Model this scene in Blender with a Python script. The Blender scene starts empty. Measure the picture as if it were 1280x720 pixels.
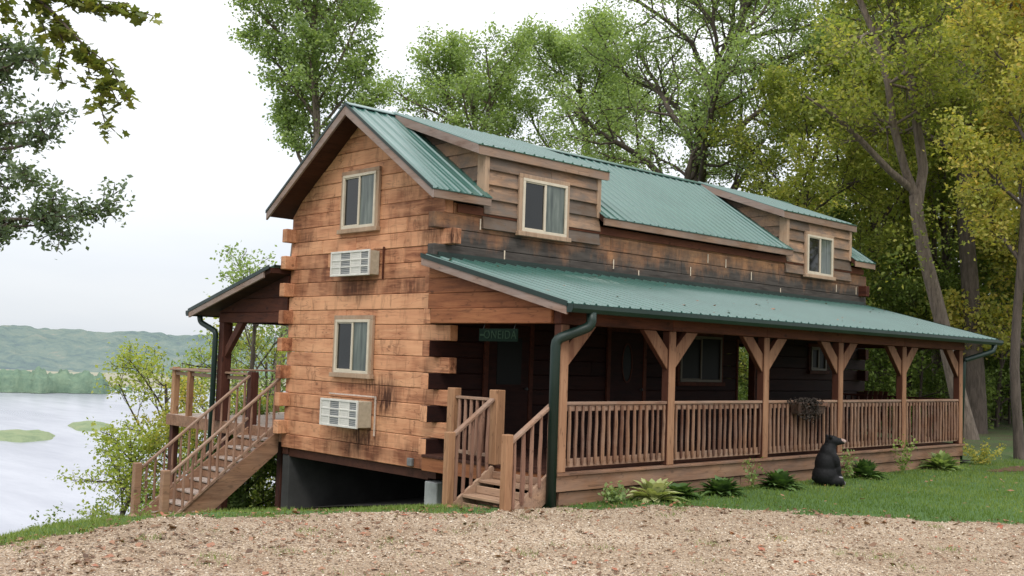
import bpy, math, random
import numpy as np
from mathutils import Vector, Matrix, noise as mnoise
rad = math.radians
random.seed(11)
NP = np.random.RandomState(5)
scene = bpy.context.scene
COL = scene.collection

# ------------------------------------------------------------------ camera
CAM = Vector((12.472, -10.301, 1.496))
YAW, PITCH, ROLL, FPX = 46.703, 3.718, 1.935, 1321.8
cam_data = bpy.data.cameras.new('camera')
cam_data.sensor_width = 36.0
cam_data.lens = FPX / 1280 * 36.0
cam_data.clip_start = 0.05
cam_data.clip_end = 9000
cam = bpy.data.objects.new('camera', cam_data)
COL.objects.link(cam)
_y, _p, _r = rad(YAW), rad(PITCH), rad(ROLL)
_F = Vector((-math.sin(_y)*math.cos(_p), math.cos(_y)*math.cos(_p), math.sin(_p)))
_rt = Vector((math.cos(_y), math.sin(_y), 0)); _up = _rt.cross(_F)
_r2 = math.cos(_r)*_rt + math.sin(_r)*_up
_u2 = -math.sin(_r)*_rt + math.cos(_r)*_up
_m = Matrix((( _r2.x, _u2.x, -_F.x, CAM.x), (_r2.y, _u2.y, -_F.y, CAM.y), (_r2.z, _u2.z, -_F.z, CAM.z), (0, 0, 0, 1)))
cam.matrix_world = _m
scene.camera = cam

# ------------------------------------------------------------------ object helpers
WORLD = {}          # world-space origin of every object built

def tag(o, label=None, cat=None, group=None, kind=None):
    if label: o['label'] = label
    if cat: o['category'] = cat
    if group: o['group'] = group
    if kind: o['kind'] = kind
    return o

def thing(name, loc, label, cat, group=None, rz=0):
    o = bpy.data.objects.new(name, None)
    o.empty_display_size = .2
    COL.objects.link(o); o.location = loc; o.rotation_euler = (0, 0, rz)
    WORLD[o] = Vector(loc)
    return tag(o, label, cat, group)

class MB:
    def __init__(s):
        s.v = []; s.f = []; s.a = []
    def add(s, vs, fs, a=None):
        n = len(s.v)
        if a is None: a = random.random()
        s.v += [tuple(p) for p in vs]; s.a += [a]*len(vs)
        s.f += [tuple(i+n for i in f) for f in fs]
        return s
    def hexa(s, b, t, a=None):
        """b, t: 4 bottom / 4 top points, same winding (counter-clockwise seen from above)"""
        return s.add(list(b)+list(t), [(3,2,1,0),(4,5,6,7),(0,1,5,4),(1,2,6,5),(2,3,7,6),(3,0,4,7)], a)
    def box(s, x0, x1, y0, y1, z0, z1, a=None):
        return s.hexa([(x0,y0,z0),(x1,y0,z0),(x1,y1,z0),(x0,y1,z0)], [(x0,y0,z1),(x1,y0,z1),(x1,y1,z1),(x0,y1,z1)], a)
    def bar(s, p, q, w, h, up=(0,0,1), a=None):
        p, q = Vector(p), Vector(q); d = (q-p).normalized(); up = Vector(up)
        sd = d.cross(up)
        if sd.length < 1e-4: sd = d.cross(Vector((1,0,0)))
        sd.normalize(); u = sd.cross(d).normalized()
        sd *= w/2; u *= h/2
        r = [p-sd-u, p+sd-u, p+sd+u, p-sd+u, q-sd-u, q+sd-u, q+sd+u, q-sd+u]
        return s.add(r, [(0,3,2,1)[::-1][::-1], (4,5,6,7), (0,1,5,4), (1,2,6,5), (2,3,7,6), (3,0,4,7)], a)
    def tube(s, pts, radii, n=8, a=None, cap=True):
        pts = [Vector(p) for p in pts]
        if not hasattr(radii, '__len__'): radii = [radii]*len(pts)
        vs = []; ref = Vector((.31, .17, .93))
        for i, p in enumerate(pts):
            d = (pts[min(i+1, len(pts)-1)] - pts[max(i-1, 0)])
            d = d.normalized() if d.length > 1e-9 else Vector((0,0,1))
            if abs(d.dot(ref)) > .95: ref = Vector((1, .1, 0)).normalized()
            u = d.cross(ref).normalized(); w = d.cross(u)
            for k in range(n):
                t = 2*math.pi*k/n
                vs.append(p + (u*math.cos(t) + w*math.sin(t))*radii[i])
        fs = []
        for i in range(len(pts)-1):
            for k in range(n):
                k2 = (k+1) % n
                fs.append((i*n+k, i*n+k2, (i+1)*n+k2, (i+1)*n+k))
        if cap:
            fs.append(tuple(range(n))[::-1]); fs.append(tuple((len(pts)-1)*n+k for k in range(n)))
        return s.add(vs, fs, a)
    def build(s, name, m, parent=None, bevel=0, smooth=False, origin=None):
        me = bpy.data.meshes.new(name)
        V = np.array(s.v, dtype=np.float32)
        if origin is None:
            lo, hi = V.min(0), V.max(0)
            origin = Vector(((lo[0]+hi[0])/2, (lo[1]+hi[1])/2, lo[2]))
        origin = Vector(origin)
        V = V - np.array(origin, dtype=np.float32)
        me.from_pydata(V.tolist(), [], s.f)
        at = me.attributes.new('rnd', 'FLOAT', 'POINT')
        at.data.foreach_set('value', np.array(s.a, dtype=np.float32))
        me.materials.append(m)
        if smooth: me.polygons.foreach_set('use_smooth', [True]*len(me.polygons))
        me.update()
        return place(name, me, origin, parent, bevel)

def place(name, me, origin, parent=None, bevel=0):
    o = bpy.data.objects.new(name, me); COL.objects.link(o)
    WORLD[o] = Vector(origin)
    if parent is not None:
        o.parent = parent; o.location = Vector(origin) - WORLD[parent]
    else:
        o.location = origin
    if bevel:
        b = o.modifiers.new('bevel', 'BEVEL'); b.width = bevel; b.segments = 1; b.limit_method = 'ANGLE'; b.angle_limit = rad(40)
    return o

def np_mesh(name, V, F, rnd=None):
    """V (n,3); F (m,k) all faces with k corners"""
    me = bpy.data.meshes.new(name)
    V = np.ascontiguousarray(V, dtype=np.float32); F = np.ascontiguousarray(F, dtype=np.int32)
    me.vertices.add(len(V)); me.vertices.foreach_set('co', V.ravel())
    k = F.shape[1]
    me.loops.add(F.size); me.loops.foreach_set('vertex_index', F.ravel())
    me.polygons.add(len(F)); me.polygons.foreach_set('loop_start', np.arange(0, F.size, k, dtype=np.int32))
    try: me.polygons.foreach_set('loop_total', np.full(len(F), k, dtype=np.int32))
    except Exception: pass
    if rnd is not None:
        at = me.attributes.new('rnd', 'FLOAT', 'POINT'); at.data.foreach_set('value', np.ascontiguousarray(rnd, dtype=np.float32))
    me.update(calc_edges=True)
    return me

# ------------------------------------------------------------------ material helpers
class NT:
    def __init__(s, name):
        s.m = bpy.data.materials.new(name); s.m.use_nodes = True
        s.t = s.m.node_tree; s.N = s.t.nodes; s.L = s.t.links
        s.N.clear()
        s.out = s.N.new('ShaderNodeOutputMaterial')
    def n(s, typ, **kw):
        nd = s.N.new(typ)
        for k, v in kw.items():
            if k.startswith('i_'): 
                key = k[2:].replace('_', ' ')
                nd.inputs[key].default_value = v
            else: setattr(nd, k, v)
        return nd
    def l(s, a, b): s.L.new(a, b)
    def noise(s, vec, scale, detail=4, rough=.55, dist=0):
        nd = s.n('ShaderNodeTexNoise'); nd.inputs['Scale'].default_value = scale; nd.inputs['Detail'].default_value = detail
        nd.inputs['Roughness'].default_value = rough; nd.inputs['Distortion'].default_value = dist
        if vec is not None: s.l(vec, nd.inputs['Vector'])
        return nd.outputs['Fac']
    def mapping(s, vec, scale=(1,1,1), loc=(0,0,0), rot=(0,0,0)):
        nd = s.n('ShaderNodeMapping'); nd.inputs['Scale'].default_value = scale; nd.inputs['Location'].default_value = loc
        nd.inputs['Rotation'].default_value = rot
        s.l(vec, nd.inputs['Vector']); return nd.outputs['Vector']
    def ramp(s, fac, stops, interp='LINEAR'):
        nd = s.n('ShaderNodeValToRGB'); cr = nd.color_ramp; cr.interpolation = interp
        while len(cr.elements) < len(stops): cr.elements.new(.5)
        for e, (p, c) in zip(cr.elements, stops):
            e.position = p; e.color = (c, c, c, 1) if not hasattr(c, '__len__') else (*c, 1)
        s.l(fac, nd.inputs['Fac']); return nd.outputs['Color']
    def math(s, op, a, b=None, clamp=False):
        nd = s.n('ShaderNodeMath', operation=op); nd.use_clamp = clamp
        for i, v in enumerate((a, b)):
            if v is None: continue
            if hasattr(v, 'is_linked') or hasattr(v, 'links'): s.l(v, nd.inputs[i])
            else: nd.inputs[i].default_value = v
        return nd.outputs[0]
    def mix(s, fac, a, b, mode='MIX'):
        nd = s.n('ShaderNodeMix', data_type='RGBA', blend_type=mode)
        for key, v in ((0, fac), (6, a), (7, b)):
            if hasattr(v, 'links'): s.l(v, nd.inputs[key])
            elif key == 0: nd.inputs[0].default_value = v
            else: nd.inputs[key].default_value = (*v, 1) if len(v) == 3 else v
        return nd.outputs[2]
    def bump(s, h, strength=.4, dist=.01):
        nd = s.n('ShaderNodeBump'); nd.inputs['Strength'].default_value = strength; nd.inputs['Distance'].default_value = dist
        s.l(h, nd.inputs['Height']); return nd.outputs['Normal']
    def principled(s, col, rough=.7, normal=None, **kw):
        nd = s.n('ShaderNodeBsdfPrincipled')
        if hasattr(col, 'links'): s.l(col, nd.inputs['Base Color'])
        else: nd.inputs['Base Color'].default_value = (*col, 1)
        if hasattr(rough, 'links'): s.l(rough, nd.inputs['Roughness'])
        else: nd.inputs['Roughness'].default_value = rough
        if normal is not None: s.l(normal, nd.inputs['Normal'])
        for k, v in kw.items(): nd.inputs[k].default_value = v
        return nd.outputs[0]
    def done(s, sh):
        s.l(sh, s.out.inputs['Surface']); return s.m
    def pos(s): return s.n('ShaderNodeNewGeometry').outputs['Position']
    def obj(s): return s.n('ShaderNodeTexCoord').outputs['Object']
    def rnd(s): return s.n('ShaderNodeAttribute', attribute_name='rnd').outputs['Fac']

def blob_mask(t, pos, c, size, power=1.0):
    """soft ellipsoidal mask (1 in the middle) for stains in the wood"""
    m = t.mapping(pos, loc=[-c[i]/size[i] for i in range(3)], scale=[1/s for s in size])
    ln = t.n('ShaderNodeVectorMath', operation='LENGTH'); t.l(m, ln.inputs[0])
    return t.math('SUBTRACT', 1.0, ln.outputs['Value'], clamp=True)

def wood(name, light, mid, dark, axis='x', rough=.75, face=None, grey=0.0, grey_col=(.16,.14,.125), stains=(), knots=True, zgrey=None, vary=.8, blocks=False):
    t = NT(name); pos = t.pos(); r = t.rnd()
    off = t.n('ShaderNodeCombineXYZ'); t.l(t.math('MULTIPLY', r, 37.0), off.inputs[0]); t.l(t.math('MULTIPLY', r, 91.0), off.inputs[1]); t.l(t.math('MULTIPLY', r, 53.0), off.inputs[2])
    ad = t.n('ShaderNodeVectorMath', operation='ADD'); t.l(pos, ad.inputs[0]); t.l(off.outputs[0], ad.inputs[1]); p = ad.outputs[0]
    st = {'x': (.09,1,1), 'y': (1,.09,1), 'z': (1,1,.09)}[axis]
    g = t.noise(t.mapping(p, scale=st), 16, 6, .65, .6)
    g2 = t.noise(t.mapping(p, scale={'x': (.25,1,1), 'y': (1,.25,1), 'z': (1,1,.25)}[axis]), 5, 4, .6)
    big = t.noise(pos, .9, 3, .6)
    f = t.math('ADD', t.math('MULTIPLY', g, .6), t.math('MULTIPLY', g2, .55))
    f = t.math('ADD', f, t.math('MULTIPLY', t.math('SUBTRACT', r, .5), .28*vary))
    col = t.ramp(f, [(.36, dark), (.54, mid), (.74, light)])
    # board-to-board tone
    col = t.mix(t.math('MULTIPLY', t.ramp(big, [(.4, 0), (.7, 1)]), .35), col, tuple(c*.72 for c in mid))
    h = g
    if knots:
        vo = t.n('ShaderNodeTexVoronoi', feature='F1'); vo.inputs['Scale'].default_value = 3.1
        t.l(t.mapping(p, scale={'x': (.8,1,1.2), 'y': (1,.8,1.2), 'z': (1.2,1.2,.6)}[axis]), vo.inputs['Vector'])
        k = t.ramp(vo.outputs['Distance'], [(.0, 1), (.07, .85), (.13, 0)])
        col = t.mix(t.math('MULTIPLY', k, .75), col, tuple(c*.28 for c in mid))
        ring = t.n('ShaderNodeTexVoronoi', feature='F1'); ring.inputs['Scale'].default_value = 5.3
        t.l(t.mapping(p, scale={'x': (.55,1,1.1), 'y': (1,.55,1.1), 'z': (1.1,1.1,.5)}[axis], loc=(3.1,1.7,.4)), ring.inputs['Vector'])
        col = t.mix(t.math('MULTIPLY', t.ramp(ring.outputs['Distance'], [(.0, 1), (.05, .6), (.10, .0), (.14, .35), (.2, 0)]), .6), col, tuple(c*.4 for c in mid))
    # drying checks: thin dark lines along the grain
    ck = t.noise(t.mapping(p, scale={'x': (.12,1,1), 'y': (1,.12,1), 'z': (1,1,.12)}[axis]), 9, 2, .5)
    cl = t.ramp(t.math('ABSOLUTE', t.math('SUBTRACT', ck, .5)), [(.0, 1), (.012, 0)])
    col = t.mix(t.math('MULTIPLY', cl, .55), col, tuple(c*.25 for c in dark))
    if blocks:      # hewn faces: short blocky patches of tone with dark upright marks
        bn = t.noise(t.mapping(p, scale=(1,1,.22) if axis == 'x' else (1,1,.22)), 7, 3, .6, .5)
        bl = t.ramp(bn, [(.0,0), (.56, 0), (.63, 1), (.68, .1), (1, 0)])
        col = t.mix(t.math('MULTIPLY', bl, .42), col, tuple(c*.42 for c in dark))
        bt = t.noise(t.mapping(p, scale=(1,1,.5)), 2.6, 2, .5)
        col = t.mix(t.math('MULTIPLY', t.ramp(bt, [(.45, 0), (.6, 1)]), .35), col, tuple(min(1, c*1.15) for c in light))
    if grey:
        gm = t.math('MULTIPLY', t.ramp(t.noise(t.mapping(pos, scale=(1,1,2.5)), 1.6, 5, .65), [(.35, 0), (.62, 1)]), grey)
        col = t.mix(gm, col, grey_col)
    if zgrey:
        z0, z1, amt = zgrey
        sz = t.n('ShaderNodeSeparateXYZ'); t.l(pos, sz.inputs[0])
        jit = t.math('MULTIPLY', t.math('SUBTRACT', t.noise(t.mapping(pos, scale=(1,1,.5)), 1.7, 5, .7), .5), 1.5)
        zz = t.math('ADD', sz.outputs[2], jit)
        mr = t.n('ShaderNodeMapRange'); mr.inputs['From Min'].default_value = z0; mr.inputs['From Max'].default_value = z1
        mr.inputs['To Min'].default_value = amt; mr.inputs['To Max'].default_value = 0
        t.l(zz, mr.inputs['Value'])
        gc = t.ramp(t.noise(t.mapping(pos, scale=(1,.4,3)), 5, 4, .6), [(.3, tuple(c*.4 for c in grey_col)), (.7, grey_col)])
        col = t.mix(mr.outputs[0], col, gc)
    for c, size, amt in stains:
        sm = t.math('MULTIPLY', blob_mask(t, pos, c, size), t.ramp(t.noise(t.mapping(pos, scale=(1,1,.16)), 13, 5, .7), [(.38, .12), (.6, 1)]))
        col = t.mix(t.math('MULTIPLY', sm, amt*.62, clamp=True), col, tuple(c_*.35 for c_ in dark))
    if face:      # faces turned away from +x take the dark red tone
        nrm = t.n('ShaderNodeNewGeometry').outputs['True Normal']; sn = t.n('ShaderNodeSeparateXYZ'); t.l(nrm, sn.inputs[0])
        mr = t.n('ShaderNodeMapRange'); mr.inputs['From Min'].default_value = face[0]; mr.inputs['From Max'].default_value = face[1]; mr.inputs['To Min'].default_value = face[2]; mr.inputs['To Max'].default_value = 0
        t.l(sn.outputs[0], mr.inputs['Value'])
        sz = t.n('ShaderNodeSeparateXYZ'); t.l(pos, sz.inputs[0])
        m2 = t.n('ShaderNodeMapRange'); m2.inputs['From Min'].default_value = 1.25; m2.inputs['From Max'].default_value = 2.0; m2.inputs['To Max'].default_value = .62  # eave shade painted into the colour, stronger with height
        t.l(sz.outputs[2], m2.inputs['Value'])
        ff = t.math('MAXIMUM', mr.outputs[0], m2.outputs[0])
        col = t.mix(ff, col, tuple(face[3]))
    return t.done(t.principled(col, rough, t.bump(h, .5, .012), **{'Specular IOR Level': .25}))

M = {}
gable_stains = [((-1.95,0,.05), (.75,.5,.42), 2.6), ((-1.35,0,.75), (.5,.5,.45), 2.4), ((-1.75,0,.95), (.9,.5,.25), 1.5), ((-2.3,0,2.6), (.8,.5,.3), 1.6), ((-.8,0,2.55), (.9,.5,.22), 1.3), ((-.35,0,3.3), (.35,.5,.8), 1.6), ((-4.0,0,3.5), (.5,.5,.25), 1.4), ((-.5,0,-.0), (.5,.5,.2), 1.3), ((-.9,0,4.1), (.5,.5,.3), 1.2), ((.2,0,3.3), (.28,.5,.3), 2.2), ((-3.9,0,4.3), (.7,.5,.5), 1.0)]
M['gable_wood'] = wood('gable_wood', (0.66, 0.345, 0.19), (0.48, 0.215, 0.112), (0.19, 0.068, 0.034), 'x', stains=gable_stains, blocks=True, vary=1.4)
M['side_wood'] = wood('side_wood', (0.48, 0.25, 0.12), (0.35, 0.155, 0.07), (0.18, 0.07, 0.032), 'y', zgrey=(3.22, 3.72, 1.0), grey=.5, grey_col=(.088,.075,.066), blocks=True)
M['lap_wood'] = wood('lap_wood', (0.42, 0.255, 0.155), (0.26, 0.155, 0.095), (0.11, 0.07, 0.045), 'y', grey=.8, grey_col=(.135,.115,.10), vary=2.6)
M['stain_wood_y_shaded'] = wood('stain_wood_y_shaded', (0.028, 0.007, 0.004), (0.016, 0.004, 0.003), (0.007, 0.002, 0.002), 'y', knots=False)  # dark red stain, deepened to put the porch shade into the colour
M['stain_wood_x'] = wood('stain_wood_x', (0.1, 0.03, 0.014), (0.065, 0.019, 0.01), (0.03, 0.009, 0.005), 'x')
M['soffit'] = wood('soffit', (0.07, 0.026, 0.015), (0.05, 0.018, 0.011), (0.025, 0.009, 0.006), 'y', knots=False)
M['beam_wood'] = wood('beam_wood', (0.34, 0.14, 0.06), (0.24, 0.088, 0.038), (0.12, 0.042, 0.02), 'x')
M['beam_wood_y'] = wood('beam_wood_y', (0.13, 0.043, 0.02), (0.09, 0.028, 0.014), (0.045, 0.014, 0.008), 'y')
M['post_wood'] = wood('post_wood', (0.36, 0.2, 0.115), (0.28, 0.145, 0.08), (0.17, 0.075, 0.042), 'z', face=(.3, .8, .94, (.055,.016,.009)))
M['newel_wood'] = wood('newel_wood', (0.42, 0.24, 0.135), (0.32, 0.17, 0.09), (0.19, 0.085, 0.045), 'z')
M['dark_post'] = wood('dark_post', (0.12, 0.045, 0.028), (0.08, 0.028, 0.019), (0.04, 0.015, 0.011), 'z')
M['step_baluster'] = wood('step_baluster', (.36,.22,.155), (.26,.145,.10), (.14,.065,.045), 'z', knots=False)
M['rail_wood'] = wood('rail_wood', (0.37, 0.225, 0.15), (0.27, 0.155, 0.1), (0.15, 0.072, 0.045), 'y', grey=.4, grey_col=(.3,.24,.2), knots=False)
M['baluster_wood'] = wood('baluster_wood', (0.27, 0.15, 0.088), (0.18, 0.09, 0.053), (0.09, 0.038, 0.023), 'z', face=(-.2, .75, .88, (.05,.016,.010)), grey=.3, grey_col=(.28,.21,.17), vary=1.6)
M['skirt_wood'] = wood('skirt_wood', (0.33, 0.185, 0.11), (0.23, 0.12, 0.07), (0.12, 0.06, 0.035), 'y', grey=.35, grey_col=(.22,.17,.14))
M['deck_wood'] = wood('deck_wood', (.52,.42,.36), (.42,.33,.28), (.25,.19,.16), 'y', grey=.4, grey_col=(.4,.36,.33), knots=False)
M['step_wood'] = wood('step_wood', (.48,.31,.20), (.38,.23,.145), (.2,.11,.07), 'x', grey=.4, grey_col=(.3,.22,.17))
M['stringer_wood'] = wood('stringer_wood', (.40,.23,.14), (.30,.165,.10), (.17,.085,.05), 'y', grey=.25, grey_col=(.24,.17,.13))
M['fascia'] = wood('fascia', (0.32, 0.22, 0.175), (0.235, 0.155, 0.12), (0.13, 0.075, 0.055), 'x', grey=.75, grey_col=(.27,.22,.20))
M['fascia_y'] = wood('fascia_y', (.36,.23,.155), (.26,.16,.105), (.14,.08,.05), 'y', grey=.6, grey_col=(.22,.175,.15))
M['trim_wood'] = wood('trim_wood', (.45,.31,.21), (.36,.235,.15), (.22,.13,.08), 'z', grey=.4, grey_col=(.33,.26,.2), knots=False)

def metal(name, base, rough=.35, ior=1.6):
    t = NT(name); pos = t.pos()
    n1 = t.noise(pos, 1.3, 4, .6)
    n2 = t.noise(t.mapping(pos, scale=(1,6,1)), 4, 3, .6)
    col = t.mix(t.ramp(n1, [(.35, 0), (.7, .35)]), base, tuple(min(1, c*1.5+.02) for c in base))
    rg = t.math('ADD', rough-.06, t.math('MULTIPLY', n2, .14))
    return t.done(t.principled(col, rg, t.bump(n2, .08, .01), IOR=ior))
M['green_metal'] = metal('green_metal', (.030,.100,.082), .30, 2.1)
M['green_trim'] = metal('green_trim', (.004,.018,.013), .42, 1.45)

def plain(name, c, rough=.6, nscale=20, var=.25, bump=.1, **kw):
    t = NT(name); pos = t.obj(); n1 = t.noise(pos, nscale, 4, .6)
    col = t.mix(t.ramp(n1, [(.3, 0), (.7, 1)]), tuple(x*(1-var) for x in c), tuple(min(1, x*(1+var*.5)) for x in c))
    return t.done(t.principled(col, rough, t.bump(n1, bump, .01), **kw))
M['vinyl'] = plain('vinyl', (.56,.49,.38), .5, 6, .12)
M['ac_white'] = plain('ac_white', (.62,.60,.55), .5, 9, .15)
M['ac_grey'] = plain('ac_grey', (.17,.18,.19), .6, 14, .2)
M['ac_side'] = plain('ac_side', (.46,.40,.30), .6, 14, .2)
M['conduit'] = plain('conduit', (.55,.45,.38), .6)
M['box_grey'] = plain('box_grey', (.16,.16,.16), .5)
M['caulk'] = plain('caulk', (.62,.52,.40), .8)
M['glass'] = plain('glass', (.012,.013,.012), .06, 3, .2, .01, IOR=1.5)
M['dark_glass'] = plain('dark_glass', (.006,.006,.006), .35, 3, .2, .01, **{'Specular IOR Level': .12})
def curtain_mat():
    t = NT('curtain'); p = t.pos(); sz = t.n('ShaderNodeSeparateXYZ'); t.l(p, sz.inputs[0])
    hxy = t.math('ADD', sz.outputs[0], sz.outputs[1]); w = t.math('SINE', t.math('MULTIPLY', hxy, 62.0)); nn = t.noise(t.mapping(p, scale=(1,1,.15)), 11, 3)
    f = t.math('ADD', t.math('MULTIPLY', w, .06), nn)
    col = t.ramp(f, [(.3, (.045,.058,.05)), (.55, (.10,.12,.10)), (.8, (.17,.19,.165))])
    return t.done(t.principled(col, .08, None, **{'Specular IOR Level': .6}))
M['curtain'] = curtain_mat()
M['sign_green'] = plain('sign_green', (.004,.011,.007), .95, **{'Specular IOR Level': .1})
M['sign_text'] = plain('sign_text', (.016,.032,.019), .9, **{'Specular IOR Level': .1})
M['iron'] = plain('iron', (.02,.02,.02), .5)
M['bear'] = plain('bear', (.007,.007,.008), .7, 25, .5, .6, **{'Specular IOR Level': .25})
M['bear_nose'] = plain('bear_nose', (.36,.25,.21), .6, 25, .3, .3)
M['bear_paw'] = plain('bear_paw', (.20,.19,.20), .6, 25, .3, .3)
M['basket'] = plain('basket', (.06,.03,.018), .9, 30, .6, .6)
M['basket_rim'] = plain('basket_rim', (.17,.08,.045), .8, 30, .5, .5)
def concrete(name, c):
    t = NT(name); p = t.pos(); n1 = t.noise(p, 2.2, 6, .65); n2 = t.noise(p, 30, 3)
    z = t.n('ShaderNodeSeparateXYZ'); t.l(p, z.inputs[0])
    col = t.ramp(n1, [(.3, tuple(x*.6 for x in c)), (.7, tuple(min(1, x*1.15) for x in c))])
    return t.done(t.principled(col, .9, t.bump(n2, .3, .01)))
M['concrete'] = concrete('concrete', (.05,.05,.049))  # foundation concrete darkened; the shade under the cabin is in its colour
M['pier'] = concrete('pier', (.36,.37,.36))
M['crawl_shade'] = plain('crawl_shade', (.016,.012,.009), 1, 5, .4)  # earth tone darkened so crawl space ground and walls carry painted shade

def leafmat(name, stops, trans=.45, rough=.55):
    t = NT(name); r = t.rnd()
    oi = t.n('ShaderNodeObjectInfo').outputs['Random']
    cl = t.noise(t.obj(), .9, 2, .5)
    f = t.math('ADD', t.math('MULTIPLY', r, .62), t.math('MULTIPLY', cl, .55))
    f = t.math('SUBTRACT', f, .1)
    col = t.ramp(f, stops)
    d = t.principled(col, rough, **{'Specular IOR Level': .3})
    tr = t.n('ShaderNodeBsdfTranslucent'); br = t.mix(1.0, col, (1.15,1.2,.55), 'MULTIPLY'); t.l(br, tr.inputs['Color'])
    mx = t.n('ShaderNodeMixShader'); mx.inputs[0].default_value = trans
    t.l(d, mx.inputs[1]); t.l(tr.outputs[0], mx.inputs[2])
    return t.done(mx.outputs[0])
M['leaf_bright'] = leafmat('leaf_bright', [(0.1, (0.147, 0.21, 0.095)), (0.45, (0.266, 0.355, 0.145)), (0.75, (0.398, 0.496, 0.204)), (1, (0.561, 0.622, 0.305))], .5)
M['leaf_mid'] = leafmat('leaf_mid', [(0.1, (0.138, 0.183, 0.059)), (0.45, (0.249, 0.312, 0.092)), (0.75, (0.395, 0.45, 0.139)), (1, (0.583, 0.595, 0.211))], .5)
M['leaf_dark'] = leafmat('leaf_dark', [(.1,(.035,.06,.03)), (.5,(.07,.115,.05)), (1,(.15,.21,.085))], .32)
M['leaf_yellow'] = leafmat('leaf_yellow', [(0.1, (0.177, 0.202, 0.058)), (0.4, (0.368, 0.383, 0.094)), (0.7, (0.586, 0.484, 0.13)), (0.92, (0.765, 0.495, 0.13)), (1, (0.8, 0.371, 0.101))], .5)
M['leaf_olive'] = leafmat('leaf_olive', [(0.1, (0.137, 0.184, 0.048)), (0.5, (0.342, 0.383, 0.098)), (0.85, (0.615, 0.552, 0.146)), (1, (0.8, 0.567, 0.146))], .5)
M['leaf_orange'] = leafmat('leaf_orange', [(.1,(.15,.15,.03)), (.5,(.36,.28,.05)), (.8,(.52,.30,.05)), (1,(.58,.20,.05))], .4)
M['leaf_lime'] = leafmat('leaf_lime', [(0.1, (0.176, 0.231, 0.06)), (0.45, (0.352, 0.42, 0.09)), (0.8, (0.55, 0.546, 0.15)), (1, (0.682, 0.578, 0.2))], .5)
M['leaf_oak'] = leafmat('leaf_oak', [(0.1, (0.066, 0.091, 0.061)), (0.5, (0.132, 0.182, 0.109)), (1, (0.291, 0.351, 0.206))], .4)
M['leaf_twig'] = leafmat('leaf_twig', [(0.1, (0.07, 0.095, 0.024)), (0.55, (0.154, 0.189, 0.042)), (0.9, (0.266, 0.27, 0.06)), (0.98, (0.336, 0.27, 0.06)), (1, (0.7, 0.162, 0.084))], .4)
M['leaf_hedge'] = leafmat('leaf_hedge', [(0.1, (0.078, 0.121, 0.036)), (0.5, (0.195, 0.275, 0.065)), (1, (0.41, 0.486, 0.129))], .3)
M['hosta_light'] = leafmat('hosta_light', [(.1,(.20,.27,.09)), (.5,(.42,.46,.20)), (1,(.62,.62,.36))], .25)
M['hosta_dark'] = leafmat('hosta_dark', [(.1,(.035,.07,.022)), (.5,(.085,.16,.045)), (1,(.20,.30,.10))], .25)
M['grass'] = leafmat('grass', [(0.1, (0.062, 0.12, 0.02)), (0.45, (0.134, 0.215, 0.04)), (0.75, (0.246, 0.3, 0.07)), (1, (0.47, 0.4, 0.15))], .3)
M['grass_bank'] = leafmat('grass_bank', [(.1,(.09,.14,.03)), (.5,(.19,.26,.06)), (.85,(.32,.34,.11)), (1,(.44,.38,.18))], .3)
M['litter'] = leafmat('litter', [(.1,(.08,.045,.028)), (.35,(.17,.09,.05)), (.6,(.30,.18,.11)), (.8,(.36,.12,.07)), (.93,(.42,.24,.07)), (1,(.20,.24,.07))], .1)

def bark(name, light, dark, scale=1):
    t = NT(name); p = t.obj()
    g = t.noise(t.mapping(p, scale=(1,1,.18)), 14*scale, 6, .7, .4)
    b = t.noise(p, 1.4, 3)
    col = t.ramp(g, [(.3, dark), (.68, light)])
    col = t.mix(t.math('MULTIPLY', t.ramp(b, [(.4, 0), (.7, 1)]), .4), col, tuple(c*.6 for c in light))
    return t.done(t.principled(col, .95, t.bump(g, .9, .04)))
M['bark_grey'] = bark('bark_grey', (.26,.205,.165), (.06,.045,.036))
M['bark_dark'] = bark('bark_dark', (.14,.11,.09), (.04,.03,.024))

# ------------------------------------------------------------------ terrain
def smooth(a, b, x):
    t = np.clip((x-a)/(b-a), 0, 1); return t*t*(3-2*t)
CY = [-60, -12, -6.76, -5.84, -4.8, -3.55, -1.94, -.41, 12, 16, 22, 40, 200]
CX = [16, 3.4, 1.67, 1.28, .95, 1.44, 2.37, 2.9, 2.9, -2, -7, -9, -10]
def wav(x, y, s, k=0):
    return (np.sin(x*s*1.1+k+np.sin(y*s*.7+1.3*k)*1.3) + np.sin(y*s*1.3+2.1*k+np.sin(x*s*.9+k)*1.1))*.5
def height(x, y):
    x = np.asarray(x, float); y = np.asarray(y, float)
    d = np.maximum(np.interp(y, CY, CX) + .12*wav(x*0, y, 2.2, 1) - x, 0)
    sl = np.interp(y, [-8, -5, -3, -1, 14, 20], [.42, .34, .20, .15, .15, .12])
    near = np.minimum(d, 11)
    h = -.42 - sl*(near*near/(near+.5))
    h -= .62*np.maximum(d-11, 0)
    h += .012*wav(x, y, 1.7) + .006*wav(x, y, 5.1, 2)
    h += .05*wav(x, y, .33, 3)*smooth(6, 30, np.hypot(x-8, y+4))
    h += np.minimum(np.maximum(d-11, 0)*.06, 1.5)*wav(x, y, .12, 5)
    return np.maximum(h, -56)
def hz(x, y): return float(height(x, y))
GY = [-60, -12, -6.76, -5.84, -4.8, -3.55, -1.94, -.41, 1.23, 2.2, 3.8, 5, 9, 60]
GX = [17, 3.8, 1.95, 1.55, 1.15, 1.62, 2.5, 3.0, 3.85, 4.95, 7.1, 9.2, 18, 140]
def gravel_mask(x, y):
    b = np.interp(y, GY, GX)
    return x - b - .22*wav(x, y, 2.7, 4) - .10*wav(x, y, 9.0, 1)

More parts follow.
